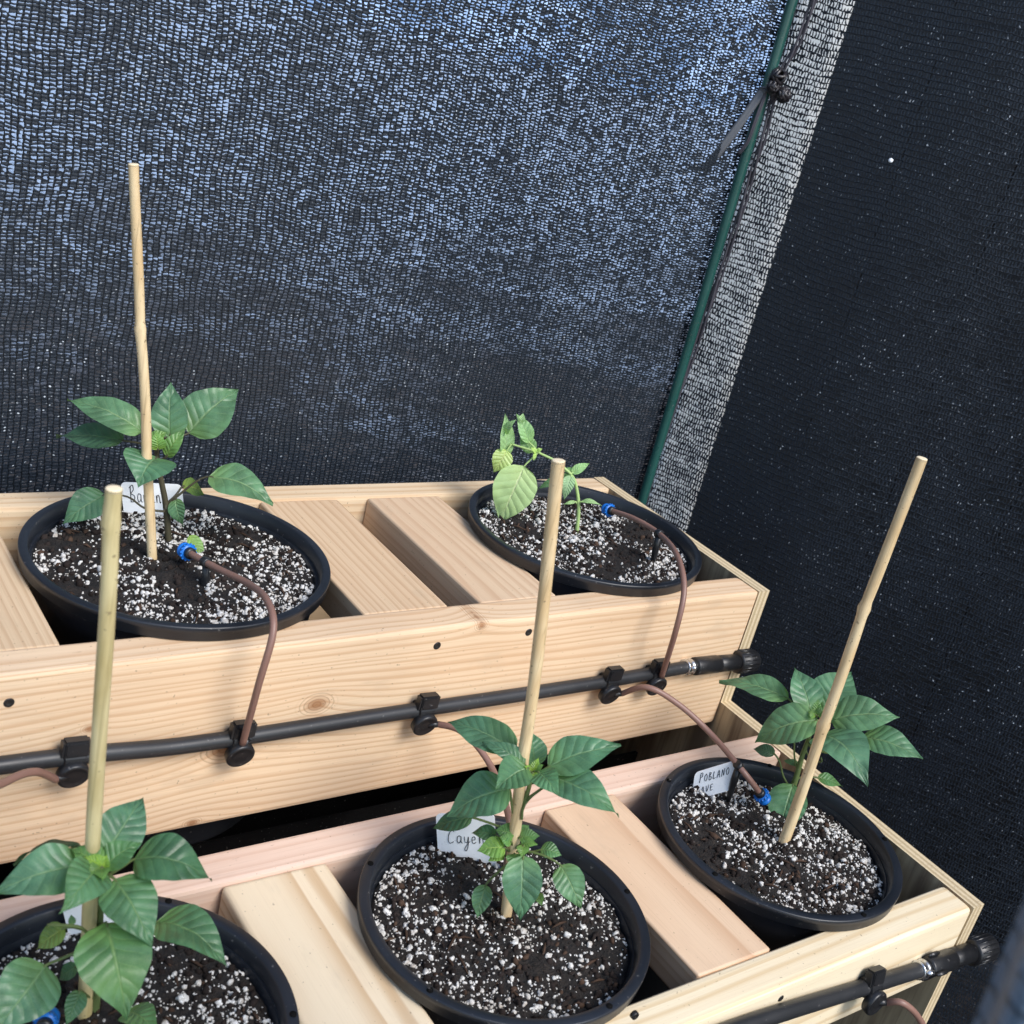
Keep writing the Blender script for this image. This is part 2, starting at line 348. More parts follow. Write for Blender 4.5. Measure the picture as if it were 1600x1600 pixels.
def tube(pts, rad, seg=10, flat=None):
    """rings along a path; rad is a number or one value per point"""
    P = [Vector(p) for p in pts]; n = len(P)
    rs = [rad]*n if isinstance(rad, (int, float)) else list(rad)
    V, Fc = [], []; up = None
    for i in range(n):
        t = (P[min(i+1, n-1)]-P[max(i-1, 0)]).normalized()
        if up is None: up = t.orthogonal().normalized()
        up = (up-t*up.dot(t))
        up = up.normalized() if up.length > 1e-6 else t.orthogonal().normalized()
        s = t.cross(up)
        for k in range(seg):
            a = 2*PI*k/seg
            V.append(P[i]+(up*math.cos(a)+s*math.sin(a))*rs[i])
    for i in range(n-1):
        for k in range(seg):
            a, b = i*seg+k, i*seg+(k+1) % seg
            Fc.append((a, b, b+seg, a+seg))
    Fc.append(tuple(range(seg))[::-1]); Fc.append(tuple((n-1)*seg+k for k in range(seg)))
    return V, Fc
def join(*vf):
    V, Fc = [], []
    for v, f in vf:
        o = len(V); V += list(v); Fc += [tuple(i+o for i in q) for q in f]
    return V, Fc
def rs_interp(vals, n):
    m = len(vals)-1
    out = []
    for i in range(n):
        t = i/(n-1)*m; k = min(int(t), m-1); out.append(vals[k]+(vals[k+1]-vals[k])*(t-k))
    return out
def lathe(prof, cx, cy, z, seg=72):
    V, Fc = [], []
    for r, h in prof:
        for k in range(seg):
            a = 2*PI*k/seg; V.append((cx+r*math.cos(a), cy+r*math.sin(a), z+h))
    for i in range(len(prof)-1):
        for k in range(seg):
            a, b = i*seg+k, i*seg+(k+1) % seg
            Fc.append((a, b, b+seg, a+seg))
    return V, Fc
def ring_axis(P, ax, prof, seg=24, closed=True):
    """lathe about an arbitrary axis: prof = (distance along axis, radius)"""
    ax = Vector(ax).normalized(); u = ax.orthogonal().normalized(); w = ax.cross(u); P = Vector(P)
    V, Fc = [], []
    for h, r in prof:
        for k in range(seg):
            a = 2*PI*k/seg; V.append(P+ax*h+(u*math.cos(a)+w*math.sin(a))*r)
    for i in range(len(prof)-1):
        for k in range(seg):
            a, b = i*seg+k, i*seg+(k+1) % seg
            Fc.append((a, b, b+seg, a+seg))
    if closed:
        Fc.append(tuple(range(seg))[::-1]); Fc.append(tuple((len(prof)-1)*seg+k for k in range(seg)))
    return V, Fc
def obox(P, ex, ey, ez, b=.15):
    """oriented box with chamfered edges; ex, ey, ez are half-extent vectors"""
    bm = bmesh.new(); bmesh.ops.create_cube(bm, size=2.)
    bmesh.ops.bevel(bm, geom=bm.edges[:], offset=b, segments=2, affect='EDGES')
    bm.verts.index_update()
    V = [Vector(P)+ex*v.co.x+ey*v.co.y+ez*v.co.z for v in bm.verts]; Fc = [tuple(v.index for v in f.verts) for f in bm.faces]
    bm.free(); return V, Fc

# ------------------------------------------------------------------ ground and what stands outside the cloth
def sheet(name, x0, x1, y0, y1, z, mat):
    o = obj(name, [(x0, y0, z), (x1, y0, z), (x1, y1, z), (x0, y1, z)], [(0, 1, 2, 3)], mat, sm=False); o['kind'] = 'structure'; return o
sheet('ground', -90, 90, -90, 90, 0, M['graded_ground'])
g = N('painted haze backdrop'); tc = g.n('TexCoord').outputs['Object']; a = g.noise(tc, .55, 6, .7)
p = g.pr(Base_Color=g.mix(g.ss(a, .4, .62), (.17, .27, .43, 1), (.40, .53, .72, 1)), Roughness=1.); M['hill'] = g.done(p.outputs[0])  # added far terrain in sky blue, haze painted into its colour
V, Fc = [], []
for j in range(9):
    for i in range(121):
        a = math.radians(-75+i*1.6); rr = 52+j*3.5
        hh = (9.5+3.*mnoise.noise(Vector((i*.09, 3., 0)))+1.2*mnoise.noise(Vector((i*.4, j*.5, 7.))))*math.sin(min(j/7, 1)*PI/2) if j else -.2
        V.append((-1+rr*math.sin(a), rr*math.cos(a), hh))
for j in range(8):
    for i in range(120): a = j*121+i; Fc.append((a, a+1, a+122, a+121))
o = obj('backdrop_hills', V, Fc, M['hill'], None, (0, 60, 0)); o['kind'] = 'structure'

# ------------------------------------------------------------------ tiered stand
T = .038; D = .2904; ZL = Z-.1553; YB = -.1071; YF = -.3780; XL = -1.32; PLY = .018
st = thing('tiered_planter_stand', (-.6, -.04, 0), 'pale wooden two-step stand of fresh lumber holding the pots', 'plant stand')
box('front_board', (XL, 0, Z-.185), (0, T, Z), M['w_uf'], st, .004)
box('back_board', (XL, D, Z-.185), (0, D+T, Z), M['w_ub'], st, .004)
ga = .0006
for nm, x0, x1, mt in (('crossbar', -.905, -.793, 'w_p0'), ('crossbar', -.512, -.4165, 'w_p1'), ('crossbar', -.3765, -.2780, 'w_p2')):
    box(nm, (x0, T+ga, Z-.0395), (x1, D-ga, Z-.0015), M[mt], st, .0025, PI/2)
b = box('front_board', (XL, YF, ZL-.089), (0, YF+T, ZL), M['w_lf'], st, .007, 0, 3); b['label'] = 'cream lower front board with rounded edge'
b = box('back_board', (XL, YB, ZL-.089), (0, YB+T, ZL), M['w_lb'], st, .004); b['label'] = 'pinkish lower back board'
b = box('crossbar', (-.690, YF+T+ga, ZL-.0395), (-.594, YB-ga, ZL-.0015), M['w_la'], st, .005, PI/2, 3); b['label'] = 'cream crossbar with rounded edges'
box('crossbar', (-.3520, YF+T+ga, ZL-.0395), (-.2610, YB-ga, ZL-.0015), M['w_lbk'], st, .0025, PI/2)
def side(x0, nm):
    pr = [(YF, 0), (YF, ZL), (0, ZL), (0, Z), (D+T, Z), (D+T, 0)]
    V = [(x0, y, z) for y, z in pr]+[(x0+PLY, y, z) for y, z in pr]; n = len(pr)
    Fc = [tuple(range(n)), tuple(range(2*n-1, n-1, -1))]+[((i+1) % n, i, i+n, (i+1) % n+n) for i in range(n)]
    return obj(nm, V, Fc, M['ply'], st, loc=(x0, 0, Z), sm=False)
M['blackout_sheet'] = plastic('added blackout black', (.004, .004, .0045, 1), .9, 300, .3, .1, .3)  # added black sheets standing in for the deep shade between the tiers
box('blackout_sheet', (XL, D+T-.012, 0), (0, D+T-.002, Z-.186), M['blackout_sheet'], st, 0); box('blackout_sheet', (XL, .10, 0), (-.0005, .104, Z-.30), M['blackout_sheet'], st, 0)
side(.0004, 'side_panel'); side(XL-PLY-.0004, 'side_panel')
def screw(P, n, r=.0042):
    n = Vector(n)
    obj('screw', *ring_axis(Vector(P)-n*.003, n, [(0, r), (.0032, r), (.0036, r*.86), (.0035, r*.5), (.0032, r*.4), (.0032, .0002)], 14), M['screw'], st)
for u, v in ((683, 1009), (826, 988), (14, 1098)): screw(at(u, v, y=0), (0, -1, 0))
for u, v in ((993, 1588), (1220, 1560)): screw(at(u, v, y=YF), (0, -1, 0), .0034)

# ------------------------------------------------------------------ pots, soil
def pot_shape(R, H, lip, w):
    return [(.0, -H), (R*.76, -H), (R*.79, -H+.006), (R-.016, -.05), (R-.014, -lip-.004), (R-.0125, -lip), (R-.0022, -lip-.0006), (R-.0012, -lip+.0002), (R-.0010, -lip*.45), (R-.0002, -lip*.40), (R, -.0016), (R-.0004, -.0004), (R-.0012, 0), (R-w*.55, .0001), (R-w+.0012, 0), (R-w, -.0012), (R-w-.0012, -.012), (R-w-.006, -.060), (0, -.061)]
pots = {}
def first_pot(key, R, H, lip, w, holes):
    t = thing('plant_pot', (0, 0, 0), 'x', 'pot', 'black nursery pots')
    obj('pot_body', *lathe(pot_shape(R, H, lip, w)[:6], 0, 0, 0, 96), M['pot'], t)
    obj('rim', *lathe(pot_shape(R, H, lip, w)[5:], 0, 0, 0, 120), M['pot'], t)
    for k in range(holes):
        a = 2*PI*k/holes+.35
        obj('rim_hole', *lathe([(.0001, .0011), (.0026, .0011), (.0028, -.001)], (R-w*.45)*math.cos(a), (R-w*.45)*math.sin(a), 0, 14), M['hole'], t)
    pots[key] = t; return t
def copy_tree(o, parent=None):
    c = o.copy(); COL.objects.link(c)
    if parent: c.parent = parent
    for ch in list(o.children): copy_tree(ch, c)
    return c
RU, RL = .1430, .1268
ZRU, ZRL = Z+.0150, ZL+.0155
up = first_pot('u', RU, .265, .0135, .0085, 0); lo = first_pot('l', RL, .255, .0135, .0100, 5)
spots = [('u', -.6523, .1564, ZRU, .2, 'large black pot with smooth rim holding the pepper plant beside the banana label'),
         ('u', -.1535, .1536, ZRU, 1., 'black pot in the upper tier corner holding the drooping light green seedling'),
         ('l', -.1421, -.2303, ZRL, 0.5, 'black pot at the stepped plywood end, its plant on the slanting stake'),
         ('l', -.4847, -.2272, ZRL, 2.0, 'black pot between two lower crossbars, its rim pierced by small holes, Cayenne label'),
         ('l', -.8166, -.2270, ZRL, 3.1, 'nearest black pot at the lower tier, cut off by the frame edge')]
used = set()
for key, x, y, z, rz, lab in spots:
    o = pots[key] if key not in used else copy_tree(pots[key]); used.add(key)
    o.location = (x, y, z); o.rotation_euler.z = rz; o['label'] = lab

ico = bmesh.new(); bmesh.ops.create_icosphere(ico, subdivisions=2, radius=1.); ico.verts.index_update()
ICV = [v.co.copy() for v in ico.verts]; ICF = [tuple(v.index for v in f.verts) for f in ico.faces]; ico.free()
ico = bmesh.new(); bmesh.ops.create_icosphere(ico, subdivisions=1, radius=1.); ico.verts.index_update()
ICV1 = [v.co.copy() for v in ico.verts]; ICF1 = [tuple(v.index for v in f.verts) for f in ico.faces]; ico.free()
def soil_z(x, y, r, Rs, sd):
    p = Vector((x, y, sd))
    return .005*mnoise.noise(p*22)+.0032*mnoise.noise(p*70)+.0022*mnoise.noise(p*170)+.004*(1-(r/Rs)**2)
def soil(cx, cy, z, Rs, label, sd, count, dens):
    rnd = random.Random(sd); V, Fc, fm = [], [], []
    nr, na = 46, 150
    V.append((cx, cy, z+soil_z(0, 0, 0, Rs, sd)))
    for i in range(1, nr+1):
        r = Rs*i/nr
        for k in range(na):
            a = 2*PI*k/na; x, y = r*math.cos(a), r*math.sin(a); V.append((cx+x, cy+y, z+soil_z(x, y, r, Rs, sd)-(.003 if i == nr else 0)))
    for k in range(na): Fc.append((0, 1+k, 1+(k+1) % na)); fm.append(0)
    for i in range(nr-1):
        for k in range(na):
            a, b = 1+i*na+k, 1+i*na+(k+1) % na; Fc.append((a, a+na, b+na, b)); fm.append(0)
    def grain(x, y, rr, mi, sq, sink, hi):
        nonlocal V, Fc, fm
        VV, FF = (ICV, ICF) if hi else (ICV1, ICF1)
        e = Euler((rnd.uniform(0, 6), rnd.uniform(0, 6), rnd.uniform(0, 6))).to_matrix(); o = len(V)
        r = math.hypot(x, y); c = Vector((cx+x, cy+y, z+soil_z(x, y, r, Rs, sd)+rr*sink))
        sx, sy, sz = rnd.uniform(.75, 1.35), rnd.uniform(.7, 1.1), rnd.uniform(*sq); off = Vector((rnd.random()*50, rnd.random()*50, 0))
        for v in VV:
            k = 1+.55*mnoise.noise(v*1.7+off)
            V.append(c+e @ Vector((v.x*sx*k, v.y*sy*k, v.z*sz*k))*rr)
        for f in FF: Fc.append(tuple(i+o for i in f)); fm.append(mi)
    n = 0
    while n < count:
        r = Rs*.985*math.sqrt(rnd.random()); a = rnd.uniform(0, 2*PI); x, y = r*math.cos(a), r*math.sin(a)
        m = mnoise.noise(Vector((x*17, y*17, sd*1.7)))+.5*mnoise.noise(Vector((x*45, y*45, sd*2.3)))
        if rnd.random() > .16+dens*.75*(m+.24)+.25*(r/Rs)**4: continue
        rr = min(.0034, .00058+.00062*rnd.expovariate(1.05)); grain(x, y, rr, 1, (.5, .95), rnd.uniform(-.45, .35), rr > .0016); n += 1
    for _ in range(650):
        r = Rs*.97*math.sqrt(rnd.random()); a = rnd.uniform(0, 2*PI)
        grain(r*math.cos(a), r*math.sin(a), rnd.uniform(.0012, .0042), 3 if rnd.random() < .88 else 2, (.3, .9), .1, False)
    for _ in range(26):                                            # bark slivers
        r = Rs*.9*math.sqrt(rnd.random()); a = rnd.uniform(0, 2*PI); x, y = r*math.cos(a), r*math.sin(a); b = rnd.uniform(0, PI); L = rnd.uniform(.004, .012)
        zz = z+soil_z(x, y, r, Rs, sd)+.0012; dx, dy = math.cos(b)*L, math.sin(b)*L; o = len(V)
        tv, tf = tube([(cx+x-dx, cy+y-dy, zz-.001), (cx+x, cy+y, zz+.001), (cx+x+dx, cy+y+dy, zz)], [.0006, .0013, .0005], 5)
        V += tv; Fc += [tuple(i+o for i in f) for f in tf]; fm += [2]*len(tf)
    o = obj('potting_soil', V, Fc, [M['soil'], M['perlite'], M['bark'], M['crumb']], None, (cx, cy, z), True, fm)
    tagp(o, label, 'soil', None, 'stuff'); return o
SU, SL = Z-.001, ZL-.0035
soil(-.6523, .1564, SU, RU-.0125, 'dark soil with white perlite around the banana pepper', 11, 4400, 1.1)
soil(-.1535, .1536, SU, RU-.0125, 'perlite-flecked soil under the drooping light green seedling', 12, 4000, 1.1)
soil(-.1421, -.2303, SL, RL-.0140, 'perlite-flecked soil beside the Poblano label', 13, 3300, 1.1)
soil(-.4847, -.2272, SL, RL-.0140, 'perlite-flecked soil beside the Cayenne label', 14, 2900, 1.1)
soil(-.8166, -.2270, SL, RL-.0140, 'perlite-flecked soil in the nearest pot, blue dripper in it', 15, 2100, 1.1)

# ------------------------------------------------------------------ plants
def leaf(name, B, Tp, w, mat, root, tint=(1, 1, 1), arch=.09, fold=.14, roll=0., vw=.55, seed=0, wid=.36, rim=.02):
    ax = Tp-B; L = ax.length; ax = ax/L; v = (CAM-(B+Tp)/2).normalized()
    n = v*vw+Vector((0, 0, 1))*(1-vw)*1.1; n = (n-ax*n.dot(ax)).normalized()
    s = ax.cross(n); n = Matrix.Rotation(roll, 3, ax) @ n; s = ax.cross(n)
    app = math.sqrt(max(.2, 1-s.dot(v)**2)); W = w/app
    rnd = random.Random(seed); ph = rnd.uniform(0, 6); curl = rnd.uniform(-1.6, 1.6); arch *= rnd.uniform(.8, 1.6); nu, nv = 22, 12
    V, Fc, uv = [], [], []
    for i in range(nu+1):
        t = i/nu
        # ovate outline: widest about a third of the way, drawn-out tip
        ww = (math.sin(PI*t**.70)**(.72+.42*t*t))*(1-.16*t)*1.05 if 0 < t < 1 else 0.
        ww = max(ww, .006)
        for j in range(nv+1):
            c = j/nv*2-1
            ed = 1+rim*math.sin(t*26+ph+(1.3 if c > 0 else 0))*abs(c)
            bend = arch*L*(math.sin(PI*t)-.9*t*t)
            up_ = fold*W*.5*(abs(c)**1.3)*ww - .35*fold*W*.5*ww*abs(c)**3
            pk = .0062*L*math.sin(t*24-abs(c)*4.2+(1.4 if c > 0 else 0))*abs(c)*(1-abs(c)**4)*ww
            wavy = (.020*math.sin(t*8+ph+(2 if c > 0 else 0))*abs(c)**2+.035*curl*c*t*t+.018*mnoise.noise(Vector((t*5, c*2, seed*1.3))))*L
            V.append(B+ax*(L*t)+s*(c*W*.5*ww*ed)+n*(bend+up_+pk+wavy)); uv.append((t, j/nv))
    for i in range(nu):
        for j in range(nv):
            a = i*(nv+1)+j; Fc.append((a, a+1, a+nv+2, a+nv+1))
    o = obj(name, V, Fc, mat, root, None, True, None, uv); o.color = (*tint, 1); return o

def plant(name, label, cat, ox, oy, sc, basepx, soilz, stem, leaves, lmat, smat, r0=.0032, r1=.0016, stem2=(), pet=None):
    px = lambda q: (ox+q[0]*sc, oy+q[1]*sc)
    P0 = at(*px(basepx), z=soilz)
    root = thing(name, P0, label, cat, 'young plants in the pots')
    pts = [P0-Vector((0, 0, .012))]+[at_off(*px(q), P0, q[2] if len(q) > 2 else 0.) for q in stem]
    c = cr(pts, 6); parts = [tube(c, rs_interp([r0, r1], len(c)), 9)]
    for (path, ra, rb) in stem2:
        c = cr([at_off(*px(q), P0, q[2] if len(q) > 2 else 0.) for q in path], 6); parts.append(tube(c, rs_interp([ra, rb], len(c)), 8))
    sp = [basepx]+list(stem)
    for i, L in enumerate(leaves):
        bx, by, tx, ty, w = L[:5]; o = L[5] if len(L) > 5 else {}
        ob = o.get('ob', .006); B = at_off(*px((bx, by)), P0, ob); k = ppm(B)
        dv = (ty-by)*sc/k; ot = ob+o.get('dt', .75*dv)
        Tp = at_off(*px((tx, ty)), P0, ot)
        leaf('leaf', B, Tp, w*sc/k, o.get('mat', lmat), root, o.get('c', (1, 1, 1)), o.get('arch', .085), o.get('fold', .16), o.get('roll', R_.uniform(-.22, .22)), o.get('vw', .55), i*17+int(ox), rim=o.get('rim', .012))
        if o.get('pet', True):
            if 'p' in o: path = [at_off(*px(q), P0, ob*(.3+.7*j/len(o['p']))) for j, q in enumerate(o['p'])]+[B]
            else:
                best = None
                for a, b_ in zip(sp[:-1], sp[1:]):
                    for q in range(9):
                        f = q/8; m_ = (a[0]+(b_[0]-a[0])*f, a[1]+(b_[1]-a[1])*f)
                        dd = math.hypot(m_[0]-bx, m_[1]-by)+max(0, by-m_[1]-8)*.0+max(0, m_[1]-by)*-.25
                        if best is None or dd < best[0]: best = (dd, m_)
                A = at_off(*px(best[1]), P0, 0.); mid = (A+B)/2+Vector((0, 0, -.002)); path = [A, mid, B]
            d = (Tp-B).normalized(); path = path+[B+d*(Tp-B).length*.12]
            c = cr(path, 4); parts.append(tube(c, rs_interp([.0013, .0008], len(c)), 6))
    obj('stem', *join(*parts), smat, root)
    return root, P0
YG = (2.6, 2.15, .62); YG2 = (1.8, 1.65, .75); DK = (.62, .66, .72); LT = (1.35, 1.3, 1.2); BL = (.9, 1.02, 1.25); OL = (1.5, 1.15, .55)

r1, p1 = plant('pepper_plant', 'dark green pepper plant on a tall stake beside the banana label, five big top leaves', 'pepper plant', 70, 570, .2375, (828, 1165), SU,
    [(800, 950), (770, 780), (742, 640), (738, 500), (760, 455)], [
    (645, 440, 150, 205, 215, dict(ob=-.012, dt=-.02, c=LT, vw=.45)),
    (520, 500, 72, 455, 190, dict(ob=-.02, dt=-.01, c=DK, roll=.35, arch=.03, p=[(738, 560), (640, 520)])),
    (735, 610, 612, 778, 340, dict(ob=.045, dt=.030, c=(.95, 1.05, 1), fold=.38, arch=.12, vw=.35)),
    (822, 480, 826, 112, 240, dict(ob=.0, dt=-.02, c=(1.1, 1.12, 1.1), fold=.2)),
    (945, 450, 1270, 145, 330, dict(ob=-.02, dt=-.03, c=(1.1, 1.1, 1.05), p=[(760, 500), (860, 480)])),
    (800, 605, 920, 420, 110, dict(ob=.01, dt=-.005, c=(1.35, 1.3, .7), fold=.3, p=[(742, 640)])),
    (745, 560, 735, 440, 110, dict(ob=.012, dt=0., c=YG2)),
    (700, 505, 800, 440, 90, dict(ob=.004, dt=0., c=YG2)),
    (1080, 735, 1508, 888, 215, dict(ob=.0, dt=.02, c=LT, roll=-.25, p=[(795, 930), (890, 850), (1000, 765)])),
    (400, 855, 112, 1038, 215, dict(ob=.01, dt=.02, c=(.95, 1, 1), p=[(790, 965), (660, 945), (545, 868)])),
    (905, 800, 1055, 845, 115, dict(ob=-.02, dt=-.01, c=OL, p=[(795, 920), (860, 860)])),
    (860, 880, 905, 1065, 110, dict(ob=.002, dt=.012, c=LT, roll=.7, p=[(800, 945)])),
    (950, 1125, 1050, 1262, 85, dict(ob=.012, dt=.012, c=(2.0, 1.7, 1.0), pet=False)),
    ], M['leaf'], M['stem_dark'], .0034, .0018)

r2, p2 = plant('basil_seedling', 'drooping light green seedling with one big pale leaf hanging over the pot rim', 'seedling', 730, 630, .15625, (1108, 1305), SU,
    [(1110, 1150), (1112, 985), (1085, 810), (1045, 715)], [
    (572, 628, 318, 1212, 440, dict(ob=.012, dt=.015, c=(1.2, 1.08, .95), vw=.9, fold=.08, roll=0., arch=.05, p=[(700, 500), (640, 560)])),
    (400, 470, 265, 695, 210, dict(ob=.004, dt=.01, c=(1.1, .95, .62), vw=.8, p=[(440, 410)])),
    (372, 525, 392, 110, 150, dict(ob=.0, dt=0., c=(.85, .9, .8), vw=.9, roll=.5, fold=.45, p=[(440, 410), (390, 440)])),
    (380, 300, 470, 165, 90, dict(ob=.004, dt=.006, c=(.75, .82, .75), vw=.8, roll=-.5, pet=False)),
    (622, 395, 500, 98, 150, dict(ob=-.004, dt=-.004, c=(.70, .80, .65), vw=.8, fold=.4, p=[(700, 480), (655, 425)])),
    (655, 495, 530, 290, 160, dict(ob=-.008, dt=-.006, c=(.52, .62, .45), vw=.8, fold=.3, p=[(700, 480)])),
    (540, 190, 560, 100, 70, dict(ob=-.002, dt=0., c=(1.1, 1.1, 1.0), vw=.8, pet=False)),
    (1045, 700, 1222, 598, 95, dict(ob=.0, dt=-.01, c=(.9, 1., .8), fold=.4)),
    (1030, 725, 690, 855, 100, dict(ob=-.01, dt=-.008, c=(.75, .85, .8), fold=.4)),
    (1040, 720, 965, 965, 130, dict(ob=.004, dt=.012, c=(1.05, 1.05, 1.1))),
    (1020, 690, 980, 640, 90, dict(ob=.0, dt=-.01, c=(.9, 1.05, .7))),
    (1135, 985, 1350, 1012, 45, dict(ob=.002, dt=.006, c=(1.1, 1.1, .95))),
    (1085, 985, 950, 1012, 36, dict(ob=.002, dt=.004, c=(1.1, 1.1, .95))),
    (690, 500, 640, 440, 46, dict(ob=.006, dt=.004, c=(1.2, 1.15, .6), pet=False)),
    (700, 480, 750, 455, 44, dict(ob=.006, dt=.0, c=(1.2, 1.15, .6), pet=False)),
    (680, 500, 665, 575, 36, dict(ob=.008, dt=.006, c=(1.2, 1.15, .6), pet=False)),
    ], M['basil'], M['stem_pale'], .0025, .0018,
    stem2=([[(1045, 715), (960, 640), (870, 570), (745, 510), (690, 485), (440, 408)], .0018, .0012],))

r3, p3 = plant('pepper_plant', 'blue-green pepper plant leaning on the slanting stake near the Poblano label', 'pepper plant', 1110, 1020, .21875, (570, 1075), SL,
    [(592, 960), (622, 860), (660, 725), (695, 630), (748, 470), (760, 430)], [
    (560, 330, 62, 178, 165, dict(ob=-.012, dt=-.012, c=LT, roll=.3, p=[(735, 520), (650, 420)])),
    (715, 415, 608, 96, 225, dict(ob=-.004, dt=-.03, c=(1.15, 1.2, 1.2), fold=.3)),
    (795, 425, 1010, 118, 330, dict(ob=-.016, dt=-.04, c=(1.1, 1.15, 1.1))),
    (768, 480, 298, 618, 290, dict(ob=.012, dt=.012, c=LT, arch=.12)),
    (860, 480, 1348, 438, 260, dict(ob=-.004, dt=-.012, c=LT, p=[(735, 520), (800, 500)])),
    (790, 585, 1135, 878, 340, dict(ob=.016, dt=.05, c=(1.1, 1.15, 1.2), fold=.2, arch=.14, p=[(700, 640), (745, 625)])),
    (1080, 600, 1520, 735, 205, dict(ob=-.008, dt=.01, c=(1.2, 1.2, 1.15), p=[(690, 655), (830, 715), (960, 660)])),
    (592, 938, 482, 1305, 275, dict(ob=.014, dt=.03, c=(1.1, 1.15, 1.05), fold=.2, vw=.7)),
    (460, 725, 302, 678, 95, dict(ob=.0, dt=-.004, c=DK, p=[(560, 950), (520, 880), (495, 780)])),
    (765, 892, 948, 948, 88, dict(ob=-.02, dt=-.01, c=(1.25, 1.3, .9), p=[(610, 900), (690, 885)])),
    (625, 800, 518, 765, 50, dict(ob=-.004, dt=-.004, c=LT)),
    (755, 445, 700, 420, 75, dict(ob=.012, dt=.0, c=YG2)), (755, 440, 770, 330, 70, dict(ob=.008, dt=-.006, c=(1.2, 1.2, .6))),
    (765, 450, 820, 400, 80, dict(ob=.012, dt=.0, c=(1.3, 1.3, .7))), (770, 560, 800, 520, 50, dict(ob=.016, dt=.0, c=YG2)),
    (820, 530, 885, 470, 80, dict(ob=.024, dt=.01, c=(.9, 1., .9))),
    ], M['leaf'], M['stem'], .0038, .0016,
    stem2=([[(680, 650), (690, 720), (740, 770, .012), (792, 778, .026), (790, 745, .026)], .0010, .0009], [[(600, 645), (600, 740), (618, 830)], .0009, .0011], [[(700, 640), (780, 700, .005), (870, 690, .0)], .001, .0009]))

r4, p4 = plant('pepper_plant', 'pepper plant with two whorls of leaves, standing beside the Cayenne label', 'pepper plant', 660, 1100, .225, (602, 1470), SL,
    [(608, 1330), (625, 1080), (640, 900), (665, 790), (715, 660), (742, 570), (765, 480)], [
    (650, 330, 172, 98, 245, dict(ob=-.006, dt=-.02, c=(1.05, 1.1, 1.15), p=[(745, 540), (700, 430)])),
    (715, 425, 420, 250, 130, dict(ob=.006, dt=-.004, c=(1., 1.05, 1.1))),
    (735, 445, 508, 578, 250, dict(ob=.016, dt=.02, c=(1.05, 1.1, 1.0), fold=.28)),
    (605, 590, 158, 762, 310, dict(ob=.004, dt=.02, c=(1.0, 1.1, 1.15), arch=.11, p=[(655, 810), (625, 740)])),
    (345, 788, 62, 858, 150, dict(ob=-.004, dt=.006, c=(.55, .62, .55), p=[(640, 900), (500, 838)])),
    (780, 430, 735, 168, 190, dict(ob=-.02, dt=-.02, c=(1., 1.1, 1.05))),
    (870, 440, 1375, 268, 260, dict(ob=.0, dt=-.02, c=(1.05, 1.15, 1.15))),
    (900, 510, 1358, 742, 265, dict(ob=.004, dt=.03, c=(1., 1.1, 1.15), arch=.12, p=[(725, 660), (850, 570)])),
    (800, 470, 942, 615, 190, dict(ob=.016, dt=.024, c=(1.05, 1.15, 1.0))),
    (770, 475, 805, 375, 70, dict(ob=.012, dt=-.004, c=YG)), (750, 470, 715, 430, 60, dict(ob=.014, dt=.004, c=YG)), (775, 470, 840, 420, 66, dict(ob=.012, dt=0, c=YG2)), (765, 480, 780, 510, 60, dict(ob=.018, dt=.006, c=YG)),
    (698, 1050, 680, 1512, 280, dict(ob=.016, dt=.024, c=(1.15, 1.2, 1.25), vw=.8, fold=.2, roll=0.)),
    (960, 1120, 1108, 1418, 215, dict(ob=.010, dt=.02, c=LT, vw=.7, p=[(640, 1020), (740, 1025), (860, 1060)])),
    (440, 1255, 378, 1488, 140, dict(ob=.010, dt=.016, c=LT, vw=.7, p=[(620, 1090), (550, 1145), (470, 1220)])),
    (820, 1012, 965, 1042, 115, dict(ob=.0, dt=.002, c=(1.3, 1.35, 1.0), p=[(640, 1010), (740, 1030)])),
    (515, 915, 338, 885, 110, dict(ob=-.004, dt=0., c=(.8, .9, .8))),
    (575, 1000, 382, 1012, 150, dict(ob=.012, dt=.01, c=YG2)), (560, 1040, 460, 1085, 90, dict(ob=.010, dt=.012, c=(1.9, 1.6, .7))),
    (640, 905, 508, 872, 125, dict(ob=.004, dt=0., c=(1.35, 1.4, .9))), (680, 905, 742, 838, 80, dict(ob=-.004, dt=-.01, c=(1.3, 1.35, .9))),
    (675, 925, 815, 915, 110, dict(ob=.004, dt=0., c=(1.4, 1.4, .85))), (680, 975, 795, 968, 80, dict(ob=.008, dt=.004, c=YG2)),
    (600, 930, 540, 830, 60, dict(ob=-.006, dt=-.01, c=(1.2, 1.3, .9))), (620, 960, 540, 920, 90, dict(ob=.008, dt=.004, c=(1.5, 1.5, .8))),
    (640, 1040, 655, 1130, 130, dict(ob=.012, dt=.012, c=(1.3, 1.35, .75))), (700, 985, 690, 1060, 90, dict(ob=.012, dt=.012, c=YG2)),
    (800, 1320, 832, 1398, 70, dict(ob=.004, dt=.01, c=(2.2, 1.9, 1.0), pet=False)),
    ], M['leaf'], M['stem'], .0036, .0016, stem2=([[(690, 800, .004), (700, 720, .003), (750, 650), (850, 570)], .0012, .0010],))

